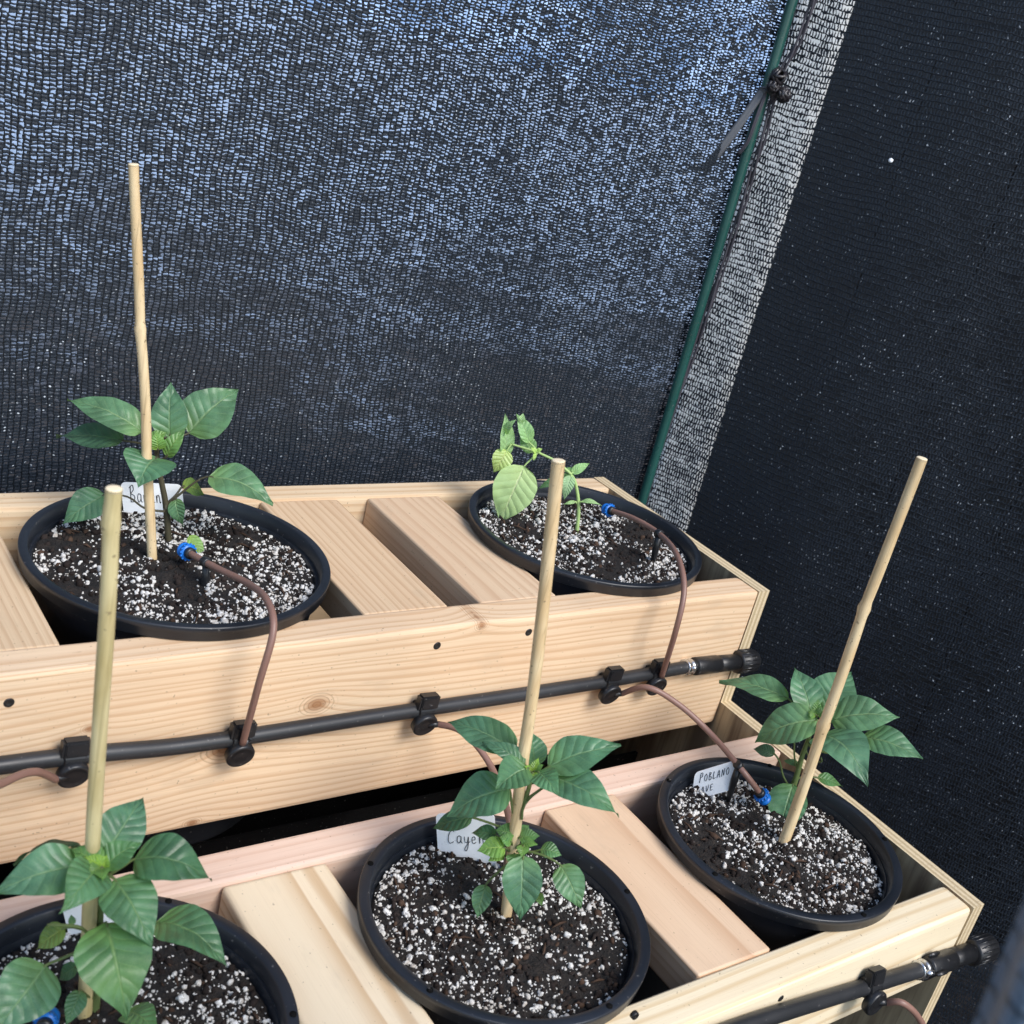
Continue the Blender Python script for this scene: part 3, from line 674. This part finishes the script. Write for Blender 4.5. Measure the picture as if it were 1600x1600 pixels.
r5, p5 = plant('pepper_plant', 'nearest pepper plant, its widest leaf hanging in front of the stake', 'pepper plant', 0, 1230, .23125, (640, 1545), SL,
    [(655, 1350), (668, 1100), (675, 900), (682, 700), (685, 560)], [
    (700, 470, 972, 55, 340, dict(ob=-.006, dt=-.04, c=(1.1, 1.15, 1.2), fold=.2)),
    (905, 488, 1432, 578, 330, dict(ob=-.004, dt=.012, c=(.75, .85, .75), arch=.13, p=[(684, 620), (750, 585), (830, 535)])),
    (560, 530, -40, 690, 340, dict(ob=.010, dt=.02, c=(1.1, 1.15, 1.2), arch=.1)),
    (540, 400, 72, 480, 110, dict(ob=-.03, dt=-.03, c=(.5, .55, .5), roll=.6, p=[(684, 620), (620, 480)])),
    (665, 540, 428, 815, 310, dict(ob=.020, dt=.04, c=(1.1, 1.15, .95), fold=.25)),
    (775, 622, 1032, 1058, 360, dict(ob=.008, dt=.04, c=(1.05, 1.1, .95), arch=.13, p=[(684, 600), (740, 600)])),
    (1060, 912, 1545, 1155, 300, dict(ob=-.004, dt=.03, c=(1.05, 1.1, .95), fold=.3, roll=-.35, arch=.16, p=[(675, 960), (840, 950), (960, 930)])),
    (718, 915, 862, 1550, 500, dict(ob=.024, dt=.05, c=(1.12, 1.15, .85), vw=.75, arch=.12, fold=.12, roll=0., rim=.02)),
    (312, 1202, -40, 1660, 420, dict(ob=.010, dt=.04, c=(1.1, 1.15, 1.15), vw=.7, fold=.25, p=[(665, 1080), (510, 1120), (400, 1165)])),
    (440, 950, 240, 1092, 160, dict(ob=.002, dt=.006, c=OL, p=[(675, 935), (600, 965), (500, 945)])),
    (545, 1375, 445, 1610, 140, dict(ob=.014, dt=.02, c=(.95, 1, .9), vw=.7)),
    (860, 1515, 1060, 1640, 220, dict(ob=.020, dt=.03, c=(1.2, 1.2, .9), p=[(655, 1350), (760, 1450)])),
    (525, 1210, 385, 1300, 110, dict(ob=-.004, dt=.0, c=(.8, .88, .8))),
    (680, 540, 480, 405, 190, dict(ob=.012, dt=-.006, c=(1.35, 1.4, .75), fold=.3)), (700, 545, 945, 365, 190, dict(ob=.008, dt=-.012, c=(1.0, 1.1, .75), fold=.3)),
    (690, 545, 570, 470, 110, dict(ob=.018, dt=.004, c=YG)), (690, 545, 640, 450, 90, dict(ob=.018, dt=.0, c=YG)), (695, 545, 720, 460, 80, dict(ob=.016, dt=.0, c=YG)), (690, 545, 600, 580, 110, dict(ob=.022, dt=.01, c=YG2)), (690, 545, 690, 620, 110, dict(ob=.022, dt=.016, c=YG2)),
    (490, 930, 480, 860, 50, dict(ob=.002, dt=-.004, c=LT, pet=False)),
    ], M['leaf'], M['stem'], .0034, .0018, stem2=([[(675, 960), (600, 985, .014), (520, 940, .016), (320, 930, .010)], .0012, .0009], [[(655, 815), (640, 850), (655, 790), (690, 760)], .0007, .0006]))

# ------------------------------------------------------------------ bamboo stakes
def stake(base, top, soilz, lean, ra, rb, nodes, mat, label):
    P0 = at(*base, z=soilz); P1 = at_off(*top, P0, lean)
    t = thing('bamboo_stake', P0, label, 'bamboo stake', 'bamboo stakes')
    n = 60; pts, rad = [], []; rnd = random.Random(int(base[0]))
    d = (P1-P0); side_ = d.cross(VIEW).normalized(); A = P0-d.normalized()*.03
    for i in range(n+1):
        f = i/n; p_ = A+(P1-A)*f; r = rb+(ra-rb)*(1-f)
        k = 0
        for q in nodes:
            k += .24*math.exp(-((f-q)/.009)**2)-.05*math.exp(-((f-q-.02)/.008)**2)
            p_ = p_+side_*(.0022*math.exp(-abs(f-q)/.12))
        r *= 1+k+.015*math.sin(f*31+base[0]); p_ = p_+side_*.0008*math.sin(f*7+base[0])
        pts.append(p_); rad.append(r)
    V, Fc = tube(pts, rad, 16); o = obj('cane', V, Fc[:-1], mat, t)
    e = d.normalized(); P1 = pts[-1]
    obj('cut_end', *ring_axis(P1-e*.0012, e, [(0, rad[-1]*1.01), (.0014, rad[-1]*.98), (.0018, rad[-1]*.85), (.0014, rad[-1]*.3)], 16), M['cut'], t)
    return t
stake((240, 880), (210, 257), SU, .0, .0046, .0043, (.34, .645), M['bam'], 'tallest bamboo stake, straight pale cane beside the banana pepper')
stake((130, 1592), (180, 764), SL, .0, .0050, .0049, (.955,), M['bam2'], 'greenish thick bamboo stake in the nearest pot')
stake((792, 1432), (874, 720), SL, -.01, .0049, .0053, (.405,), M['bam'], 'bamboo stake beside the Cayenne label, crossing in front of the upper board')
stake((1222, 1322), (1440, 716), SL, .0, .0058, .0050, (.665, .38), M['bam'], 'slanting bamboo stake against the dark cloth at the stepped end')

# ------------------------------------------------------------------ plant labels
GL = {  # pen strokes in a unit box
 'B': [[(.1, 0), (.18, 1.05)], [(.0, .9), (.45, 1.1), (.55, .8), (.2, .55), (.6, .4), (.5, .05), (.05, .02)]],
 'a': [[(.5, .5), (.2, .55), (.05, .25), (.2, .02), (.45, .2), (.52, .5), (.5, .1), (.65, .02)]],
 'n': [[(.05, .5), (.08, .02), (.15, .4), (.35, .52), (.45, .3), (.48, .02), (.6, .08)]],
 'C': [[(.7, .85), (.5, 1.), (.15, .7), (.02, .25), (.2, .0), (.6, .12)]],
 'y': [[(.05, .5), (.12, .1), (.35, .1), (.5, .5), (.42, -.2), (.2, -.55), (.05, -.4), (.35, -.05), (.65, .15)]],
 'e': [[(.05, .25), (.4, .3), (.35, .5), (.12, .45), (.05, .2), (.2, .0), (.5, .1)]],
 'P': [[(.1, 0), (.15, 1.)], [(.1, .95), (.5, .95), (.5, .6), (.15, .5)]],
 'O': [[(.3, .75), (.05, .5), (.15, .08), (.45, .1), (.5, .5), (.3, .75)]],
 'b': [[(.1, 0), (.12, .8)], [(.12, .75), (.42, .7), (.15, .42), (.5, .3), (.4, .02), (.1, .02)]],
 'L': [[(.12, .75), (.08, .05), (.5, .1)]],
 'A': [[(.0, .0), (.25, .75), (.5, .0)], [(.08, .28), (.42, .3)]],
 'N': [[(.05, .0), (.1, .7), (.42, .05), (.48, .75)]],
 'V': [[(.0, .75), (.22, .0), (.48, .78)]], 'E': [[(.45, .72), (.08, .7), (.08, .02), (.45, .05)], [(.1, .38), (.38, .4)]],
}
def tag_label(TL, TR, BL, soilpx, soilz, label, words):
    P0 = at(*soilpx, z=soilz); n = facing(P0)
    a, b_, c = at_off(*TL, P0, 0), at_off(*TR, P0, 0), at_off(*BL, P0, 0)
    ex = b_-a; ey = c-a; W = ex.length; ey = ey*1.45; nn = ex.cross(ey).normalized()
    if nn.dot(n) < 0: nn = -nn
    t = thing('plant_label', P0, label, 'plant label', 'white plant labels')
    rr = .09; out = []
    asp = ex.length/ey.length
    for (cx, cy, a0) in ((1-rr, rr*asp, -90), (1-rr, 1-.02, 0), (rr, 1-.02, 90), (rr, rr*asp, 180)):
        for k in range(6):
            q = math.radians(a0+18*k)
            out.append((min(max(cx+rr*math.cos(q), 0), 1), min(max(cy+rr*asp*math.sin(q), 0), 1)))
    V = [a+ex*p+ey*q+nn*.0005 for p, q in out]+[a+ex*p+ey*q-nn*.0005 for p, q in out]; m_ = len(out)
    Fc = [tuple(range(m_)), tuple(range(2*m_-1, m_-1, -1))]+[((i+1) % m_, i, i+m_, (i+1) % m_+m_) for i in range(m_)]
    obj('tag_plate', V, Fc, M['tag'], t, sm=False)
    st_ = []
    for (txt, x0, y0, cw, chh) in words:
        x = x0
        for ch in txt:
            for s_ in GL[ch]:
                pts = [a+ex*(x+cw*p[0])+ey*((y0-chh*p[1]))+nn*.0007 for p in s_]; st_.append(tube(cr(pts, 5), W*.0066, 5))
            x += cw*(.95 if ch in 'BCP' else .82)
    if st_: obj('lettering', *join(*st_), M['ink'], t)
tag_label((188, 753), (284, 757), (192, 788), (237, 806), SU, 'white label with handwritten Banana half hidden by the tallest stake', [('Banana', .13, .60, .125, .48)])
tag_label((681, 1271), (773, 1272), (684, 1327), (722, 1341), SL, 'white label with handwritten Cayenne under the drooping leaves', [('Cayenne', .19, .56, .155, .26)])
tag_label((1086, 1207), (1152, 1187), (1082, 1238), (1116, 1247), SL, 'tilted white label with handwritten Poblano by the brown tube', [('PObLANO', .14, .42, .125, .34), ('AVE', .22, .80, .13, .28)])
tag_label((96, 1412), (236, 1377), (104, 1446), (165, 1466), SL, 'white label mostly hidden behind the nearest pepper plant', [('en', .22, .75, .10, .35)])

# ------------------------------------------------------------------ drip lines
PR = .0075
def add_clip(root, P, tdir, spin, ax):
    """valve clip pressed on the pipe: band, square tab above, round barb disc below"""
    up_ = Vector((0, 0, 1)); up_ = (up_-ax*up_.dot(ax)).normalized(); fr = Vector((0, -1, 0))
    fr = Matrix.Rotation(spin, 3, ax) @ fr; upv = ax.cross(fr) if ax.cross(fr).z > 0 else -ax.cross(fr)
    c = obj('valve_clip', *join(ring_axis(P-ax*.0085, ax, [(0, PR+.0006), (.0005, PR+.0022), (.0165, PR+.0022), (.017, PR+.0006)], 28),
        obox(P+upv*(PR+.0038)+fr*.004, ax*.0112, upv*.0082, fr*.0045, .2), obox(P+upv*(PR+.0042)+fr*.0088, ax*.0080, upv*.0056, fr*.0006, .2),
        obox(P-upv*(PR-.001)+fr*.007, ax*.0055, upv*.006, fr*.004, .2)), M['clip'], root, sm=False)
    dc = P-upv*(PR+.0042)+fr*.0085
    axd = (fr*1.0-upv*.25).normalized()
    sub = obj('barb_disc', *join(ring_axis(dc-axd*.005, axd, [(0, .0116), (.001, .0128), (.0075, .0132), (.0088, .0124), (.0092, .0108), (.0088, .0100), (.0090, .0050), (.0092, .0005)], 28),
        tube([dc+tdir*.004, dc+tdir*.017], [.0038, .0030], 10)), M['clip'], c)
    return dc
def drip_line(path, clips, rings, label, name='drip_pipe', spin=0.):
    P = cr(path, 12); root = thing(name, P[len(P)//2], label, 'drip pipe', 'black drip pipes')
    obj('pipe', *tube(P, PR, 20), M['pipe'], root)
    ax = (P[-1]-P[-6]).normalized(); outp = []
    def onpipe(u, v, off=-.0087):
        d = ray(u, v).normalized(); best = min(range(len(P)), key=lambda i: ((P[i]-CAM)-d*(P[i]-CAM).dot(d)).length)
        q = []
        for i in range(max(best-1, 0), min(best+1, len(P)-1)):
            for k in range(21):
                p_ = P[i]+(P[i+1]-P[i])*(k/20); q.append((((p_-CAM)-d*(p_-CAM).dot(d)).length, p_))
        return min(q, key=lambda w: w[0])[1]
    for (u, v, td, sp_) in clips: outp.append(add_clip(root, onpipe(u, v), Vector(td).normalized(), sp_, ax))
    (cu, cv) = rings['clamp']; Pc = onpipe(cu, cv)
    obj('hose_clamp', *join(ring_axis(Pc-ax*.0055, ax, [(0, PR+.0005), (.0003, PR+.0018), (.0018, PR+.0021), (.0025, PR+.0016), (.0085, PR+.0016), (.0092, PR+.0021), (.0107, PR+.0018), (.011, PR+.0005)], 32),
        obox(Pc+Vector((0, -1, .5)).normalized()*(PR+.0026), ax*.0045, Vector((0, .001, .002)), Vector((0, .0035, -.0018)), .2)), M['zinc'], root)
    a = Pc+ax*.006; L1, L2 = rings['len']
    obj('coupling', *ring_axis(a, ax, [(.004, PR), (.0045, PR+.0026), (.006, PR+.0032), (L1*.55, PR+.0032), (L1*.56, PR+.0020), (L1*.60, PR+.0020), (L1*.61, PR+.0026), (L1, PR+.0024), (L1, PR)], 32), M['clip'], root)
    if rings.get('fins'):
        for k in range(4):
            q = ax.orthogonal().normalized(); q = Matrix.Rotation(.6+k*PI/2, 3, ax) @ q
            obj('fin', *obox(a+ax*.012+q*(PR+.0055), ax*.009, ax.cross(q)*.0016, q*.0022, .35), M['clip'], root)
    cp = obj('end_cap', *ring_axis(a+ax*L1, ax, [(0, PR+.004), (.001, PR+.0062), (L2-.002, PR+.0064), (L2, PR+.0052), (L2+.0002, PR+.002), (L2-.002, PR+.001), (L2-.002, .0005)], 36), M['clip'], root)
    parts = []
    for k in range(18):
        q = Matrix.Rotation(k*2*PI/18, 3, ax) @ ax.orthogonal().normalized()
        parts.append(obox(a+ax*(L1+L2*.5)+q*(PR+.0062), ax*(L2*.42), ax.cross(q)*.0009, q*.0010, .3))
    obj('grip_ribs', *join(*parts), M['clip'], cp)
    return root, outp
yp = -.0082
upath = [(-1.31, yp, at(0, 1196, y=yp).z+.004)]+[at(u, v, y=yp) for u, v in ((0, 1196), (300, 1163), (600, 1117), (900, 1072), (1075, 1042))]+[at(1110, 1037, y=yp)]
drip_u, du = drip_line(upath,
    [(112, 1183, (-1, -.2, .05), 0), (372, 1152, (.25, -.1, 1), 0), (660, 1108, (1, -.3, .0), 0), (950, 1063, (1, -.3, .1), .0), (1022, 1050, (.3, -.1, 1), 0)],
    dict(clamp=(1074, 1042), len=(.077, .031)), 'black irrigation pipe across the upper front board with five valve clips')
yq = YF-.0082
lpath = [at(700, 1770, y=yq), at(1000, 1663, y=yq), at(1180, 1596, y=yq), at(1355, 1541, y=yq), at(1440, 1514, y=yq), at(1470, 1504, y=yq)]
drip_l, dl = drip_line(lpath, [(1358, 1540, (1, -.3, -.1), -.25)], dict(clamp=(1438, 1515), len=(.084, .036), fins=True), 'black irrigation pipe on the lower front board with ribbed end cap')

def drip_tube(pts, em, hold, label, r=.0032, emit=True):
    c = cr(pts, 7); t = thing('drip_tube', pts[0], label, 'drip tube', 'brown drip tubes')
    obj('tube', *tube(c, r, 12), M['tube'], t)
    if not emit: return t
    E = c[-1]; d = (E-c[-4]).normalized()
    obj('dripper_collar', *ring_axis(E-d*.004, d, [(0, r), (.0005, .0054), (.005, .0056), (.005, .004)], 20), M['clip'], t)
    b = obj('dripper', *ring_axis(E+d*.001, d, [(0, .004), (0.0004, .0074), (.003, .0078), (.0034, .0069), (.007, .0067), (.0074, .0074), (.0100, .0072), (.0108, .0064), (.0102, .0052), (.0102, .001)], 26), M['blue'], t)
    par = []
    for k in range(14):
        q = Matrix.Rotation(k*2*PI/14, 3, d) @ d.orthogonal().normalized(); par.append(obox(E+d*.0026+q*.0078, d*.0014, d.cross(q)*.0009, q*.0008, .3))
    obj('dripper_teeth', *join(*par), M['blue'], b)
    if hold:
        H = c[max(0, len(c)-1-hold)]; dn = Vector((.15, .05, -1)).normalized()
        obj('ground_spike', *join(ring_axis(H-d*.004, d, [(0, r+.0004), (.0004, r+.0018), (.0075, r+.0018), (.008, r+.0004)], 16), tube([H+dn*r, H+dn*.02, H+dn*.075], [.0034, .0042, .0008], 8)), M['clip'], t)
    return t
K = Vector
drip_tube([du[1]+K((0, -.002, .012)), at(404, 1070, y=-.042), at(427, 985, y=-.036), at(417, 938, y=-.004), at(388, 912, z=Z+.040), at(335, 886, z=Z+.030), at(296, 864, z=Z+.022)], None, 5, 'brown tube arching over the rim of the large pot to a blue dripper')
drip_tube([du[4]+K((.002, -.002, .012)), at(1056, 985, y=-.040), at(1069, 920, y=-.026), at(1058, 868, y=.015), at(1030, 834, z=Z+.040), at(990, 810, z=Z+.034), at(955, 798, z=Z+.024)], None, 14, 'brown tube looping up to the seedling pot at the upper corner')
drip_tube([du[3]+K((.014, -.004, .001)), at(1012, 1074, y=-.050), at(1062, 1102, y=-.075), at(1112, 1148, y=-.11), at(1160, 1204, z=ZL+.045), at(1188, 1240, z=ZL+.022)], None, 8, 'brown tube dropping past the Poblano label to a blue dripper')
drip_tube([du[2]+K((.014, -.004, .0)), at(716, 1140, y=-.042), at(746, 1166, y=-.065), at(774, 1212, y=-.10), at(797, 1290, z=ZL+.050), at(790, 1362, z=ZL+.000)], None, 0, 'brown tube disappearing behind the leaves of the Cayenne plant')
drip_tube([du[0]+K((-.014, -.003, .0)), at(55, 1206, y=-.040), at(12, 1220, y=-.055), at(-45, 1262, y=-.09), at(-180, 1450, y=-.16), at(-140, 1680, z=ZL+.050), at(0, 1690, z=ZL+.035), at(56, 1625, z=ZL+.022), at(70, 1602, z=ZL+.018)], None, 0, 'brown tube leaving the frame from the leftmost valve clip')
drip_tube([dl[0]+K((.014, -.004, -.002)), at(1412, 1568, y=YF-.036), at(1440, 1598, y=YF-.045), at(1462, 1660, y=YF-.05), at(1465, 1800, y=YF-.05)], None, 0, 'short brown tube hanging from the lower pipe clip', emit=False)

# ------------------------------------------------------------------ pole, shade cloth, seam and tie
PX, PY = .2000, .4200; TOP = Z+1.35
pole = thing('support_pole', (PX, PY, 0), 'dark green coated corner pole the shade cloth is tied to', 'pole')
obj('pole_tube', *tube([(PX, PY, TOP*k/8) for k in range(9)], .0072, 24), M['green'], pole)
obj('pole_cap', *ring_axis((PX, PY, TOP), (0, 0, 1), [(0, .0085), (.012, .0085), (.016, .006), (.017, .001)], 24), M['clip'], pole)
def cloth(name, A, B, z0, z1, nx, nz, mat, label, wave, normal):
    A, B = Vector(A), Vector(B); L = (B-A).length; V, Fc, uv = [], [], []
    for j in range(nz+1):
        for i in range(nx+1):
            s_, h = i/nx, j/nz; p_ = A.lerp(B, s_); z_ = z0+(z1-z0)*h
            w = wave(s_, h)
            V.append((p_.x+normal[0]*w, p_.y+normal[1]*w, z_)); uv.append((s_*L+.013*math.sin(h*3), z_+.006*math.sin(s_*9)))
    for j in range(nz):
        for i in range(nx):
            a = j*(nx+1)+i; Fc.append((a, a+1, a+nx+2, a+nx+1))
    o = obj(name, V, Fc, mat, None, A, True, None, uv); return tagp(o, label, 'shade cloth', 'black shade cloth walls')
CX, CY = .2260, .4330
an = math.radians(25); dr = Vector((math.sin(an), -math.cos(an), 0)); nr_ = Vector((-math.cos(an), -math.sin(an), 0))
cloth('shade_cloth', (-2.2, CY, 0), (CX, CY, 0), .0, TOP-.02, 110, 50, M['net_back'], 'black knitted shade cloth behind the upper tier, light showing through', lambda s, h: .007*math.sin(s*9+h*2)*min(1, (1-s)*6)+.004*math.sin(s*31+h*5)*min(1, (1-s)*8), (0, -1))
E2 = Vector((CX, CY, 0))+dr*1.55
cloth('shade_cloth', (CX, CY, 0), E2, .0, TOP-.02, 90, 50, M['net_right'], 'darker shade cloth with horizontal rows beyond the stepped plywood end', lambda s, h: (.010*math.sin(s*7+h*2.5)+.005*math.sin(s*23-h*4))*min(1, s*6), nr_)
# bound edge of the cloth hanging beside the pole
sp_ = [(1290, -60), (1272, 0), (1245, 70), (1217, 122), (1200, 190), (1178, 262), (1152, 350), (1118, 450), (1080, 560), (1045, 660), (1018, 745), (990, 850)]
def on_right(u, v, off=.006):
    q = Vector((CX, CY, 0))+nr_*off; d = ray(u, v); return CAM+d*((q-CAM).dot(nr_)/d.dot(nr_))
SP = [at_off(u, v, Vector((PX+.012, PY-.004, 1)), 0) for u, v in sp_]
c = cr(SP, 5); V, Fc = tube(c, .0046, 10)
rg = []
for k in (0, 1, 2): rg.append(tube([p_+Vector((.0032*math.cos(i*.35+k*2.1), .0032*math.sin(i*.35+k*2.1), 0)) for i, p_ in enumerate(c)], .0019, 6))
o = obj('seam_cord', *join(*rg), M['cord'], None, c[0]); tagp(o, 'black twisted cord edging the cloth beside the green pole', 'cord')
KP = Vector((PX, PY, 1)); kk = thing('garden_tie', at_off(1205, 135, KP, .012), 'tie knotted round the green pole with two grey loose tails', 'tie')
rnd = random.Random(5); ks = []
for (u, v, off, R0) in ((1216, 120, .014, .0100), (1224, 148, .010, .0092), (1208, 135, .018, .0066)):
    Pk = at_off(u, v, KP, off)
    for q in range(5):
        e = Euler((rnd.uniform(0, 6), rnd.uniform(0, 6), rnd.uniform(0, 6))).to_matrix()
        ks.append(tube([Pk+e @ Vector((R0*math.cos(t*.7), R0*math.sin(t*.7), .003*math.sin(t*1.9+q))) for t in range(10)], .0027, 7))
obj('knot', *join(*ks), M['knot'], kk)
loop = [Vector((PX+.0095*math.cos(a), PY+.0095*math.sin(a), at_off(1190, 142, KP, .0).z+.002*math.sin(a*2))) for a in [i*2*PI/16 for i in range(17)]]
obj('loop', *join(tube(loop, .0018, 7), tube([p_+Vector((0, 0, .0034)) for p_ in loop], .0018, 7)), M['tie'], kk)
def strap(pts, w, th=.0012):
    c = cr(pts, 6); V, Fc = [], []
    for i, p_ in enumerate(c):
        t_ = (c[min(i+1, len(c)-1)]-c[max(i-1, 0)]).normalized(); s_ = t_.cross((CAM-p_).normalized()).normalized(); n_ = s_.cross(t_)
        for (a, b) in ((-1, .3), (-.35, 1), (0, .2), (.35, 1), (1, .3), (.9, -1), (-.9, -1)): V.append(p_+s_*a*w*.5+n_*b*th)
    m_ = 7
    for i in range(len(c)-1):
        for k in range(m_): a, b = i*m_+k, i*m_+(k+1) % m_; Fc.append((a, b, b+m_, a+m_))
    Fc += [tuple(range(m_)), tuple((len(c)-1)*m_+k for k in range(m_))]
    return V, Fc
obj('tail', *strap([at_off(1193, 140, KP, .012), at_off(1160, 187, KP, .016), at_off(1130, 228, KP, .018), at_off(1098, 268, KP, .018)], .0115), M['tie'], kk)
obj('tail', *strap([at_off(1196, 146, KP, .013), at_off(1180, 190, KP, .015), at_off(1168, 222, KP, .014), at_off(1154, 240, KP, .010)], .0050), M['cord'], kk)
pt = on_right(1392, 252, .004)
o = obj('paper_scrap', *join(ring_axis(pt, nr_+Vector((0, 0, .5)), [(0, .0012), (.0014, .0030), (.003, .0034), (.0042, .0016)], 9)), M['tag'], None, pt); tagp(o, 'tiny white fleck caught on the darker cloth', 'scrap')

# cloth fold hanging close to the lens
ft = CAM+ray(1526, 1470).normalized()*.36; rf = .05
rt = ROT @ Vector((1, 0, 0)); rt.z = 0; rt.normalize(); fc = facing(ft)
V, Fc, uv = [], [], []; nh, na = 40, 48
for j in range(nh+1):
    z_ = .0+(CAM.z+.05)*j/nh
    for i in range(na+1):
        f = i/na; a = PI*(.95-.9*f); r = rf*(1+.10*math.sin(f*17+z_*3))
        base = Vector((ft.x, ft.y, 0))+rt*(rf+.06*f*f+.012*math.sin(z_*7))
        p_ = base+rt*(r*math.cos(a))*1.0+fc*(r*math.sin(a)*.8); V.append((p_.x, p_.y, z_)); uv.append((f*.2, z_))
for j in range(nh):
    for i in range(na): a = j*(na+1)+i; Fc.append((a, a+1, a+na+2, a+na+1))
o = obj('cloth_fold', V, Fc, M['flap'], None, (ft.x, ft.y, 0), True, None, uv); tagp(o, 'blurred blue-grey fold of shade cloth close to the lens', 'shade cloth')

# ------------------------------------------------------------------ outside the cloth
fp = thing('added_post', (.4731, .6184, 0), 'added white post standing in for the bright strip beside the green pole', 'added post')  # white post added to imitate the strip of light on the cloth
fp.rotation_euler.z = math.radians(42.75)-PI/2
def local_box(nm, lo, hi, mat, bev):
    o = box(nm, lo, hi, mat, None, bev); l = o.location.copy(); o.parent = fp; o.location = l; return o
local_box('post', (-.047, -.02, .0), (.047, .05, TOP+.25), M['vinyl'], .016)
local_box('post_cap', (-.052, -.026, TOP+.2502), (.052, .056, TOP+.29), M['vinyl'], .008)
tf = thing('added_fence', (1.12, -.5, 0), 'added dark board fence that keeps the view through the darker cloth dark', 'fence')  # boards added outside so little brightness shows through the right cloth
for k in range(13):
    box('board', (1.10, -2.29+k*.262, .02), (1.12, -2.29+k*.262+.2605, 2.15), M['fence'], tf, .002)
box('rail', (1.1205, -2.28, .4), (1.16, 1.10, .49), M['fence'], tf, .003); box('rail', (1.1205, -2.28, 1.3), (1.16, 1.10, 1.39), M['fence'], tf, .003)

# ------------------------------------------------------------------ light
w = bpy.data.worlds.new('World'); S.world = w; w.use_nodes = True; nt = w.node_tree
sky = nt.nodes.new('ShaderNodeTexSky'); sky.sky_type = 'NISHITA'; sky.sun_disc = False
EL, AZ = math.radians(47), math.radians(169)      # azimuth from +Y towards +X
sky.sun_elevation = EL; sky.sun_rotation = AZ; sky.air_density = 1.; sky.dust_density = 1.
bg = nt.nodes['Background']; bg.inputs[1].default_value = .15; nt.links.new(sky.outputs[0], bg.inputs[0])
sd = Vector((math.sin(AZ)*math.cos(EL), math.cos(AZ)*math.cos(EL), math.sin(EL)))
ld = bpy.data.lights.new('sun', 'SUN'); ld.energy = 2.0; ld.angle = math.radians(27); ld.color = (1, .965, .92)
lo_ = bpy.data.objects.new('sun', ld); COL.objects.link(lo_); lo_.rotation_euler = sd.to_track_quat('Z', 'Y').to_euler(); lo_.location = (2, -2, 4)
S.view_settings.view_transform = 'Standard'; S.view_settings.look = 'None'; S.view_settings.exposure = 0.75; S.view_settings.gamma = 1
S.render.engine = 'CYCLES'; S.cycles.max_bounces = 8; S.cycles.transparent_max_bounces = 12; S.cycles.use_denoising = True
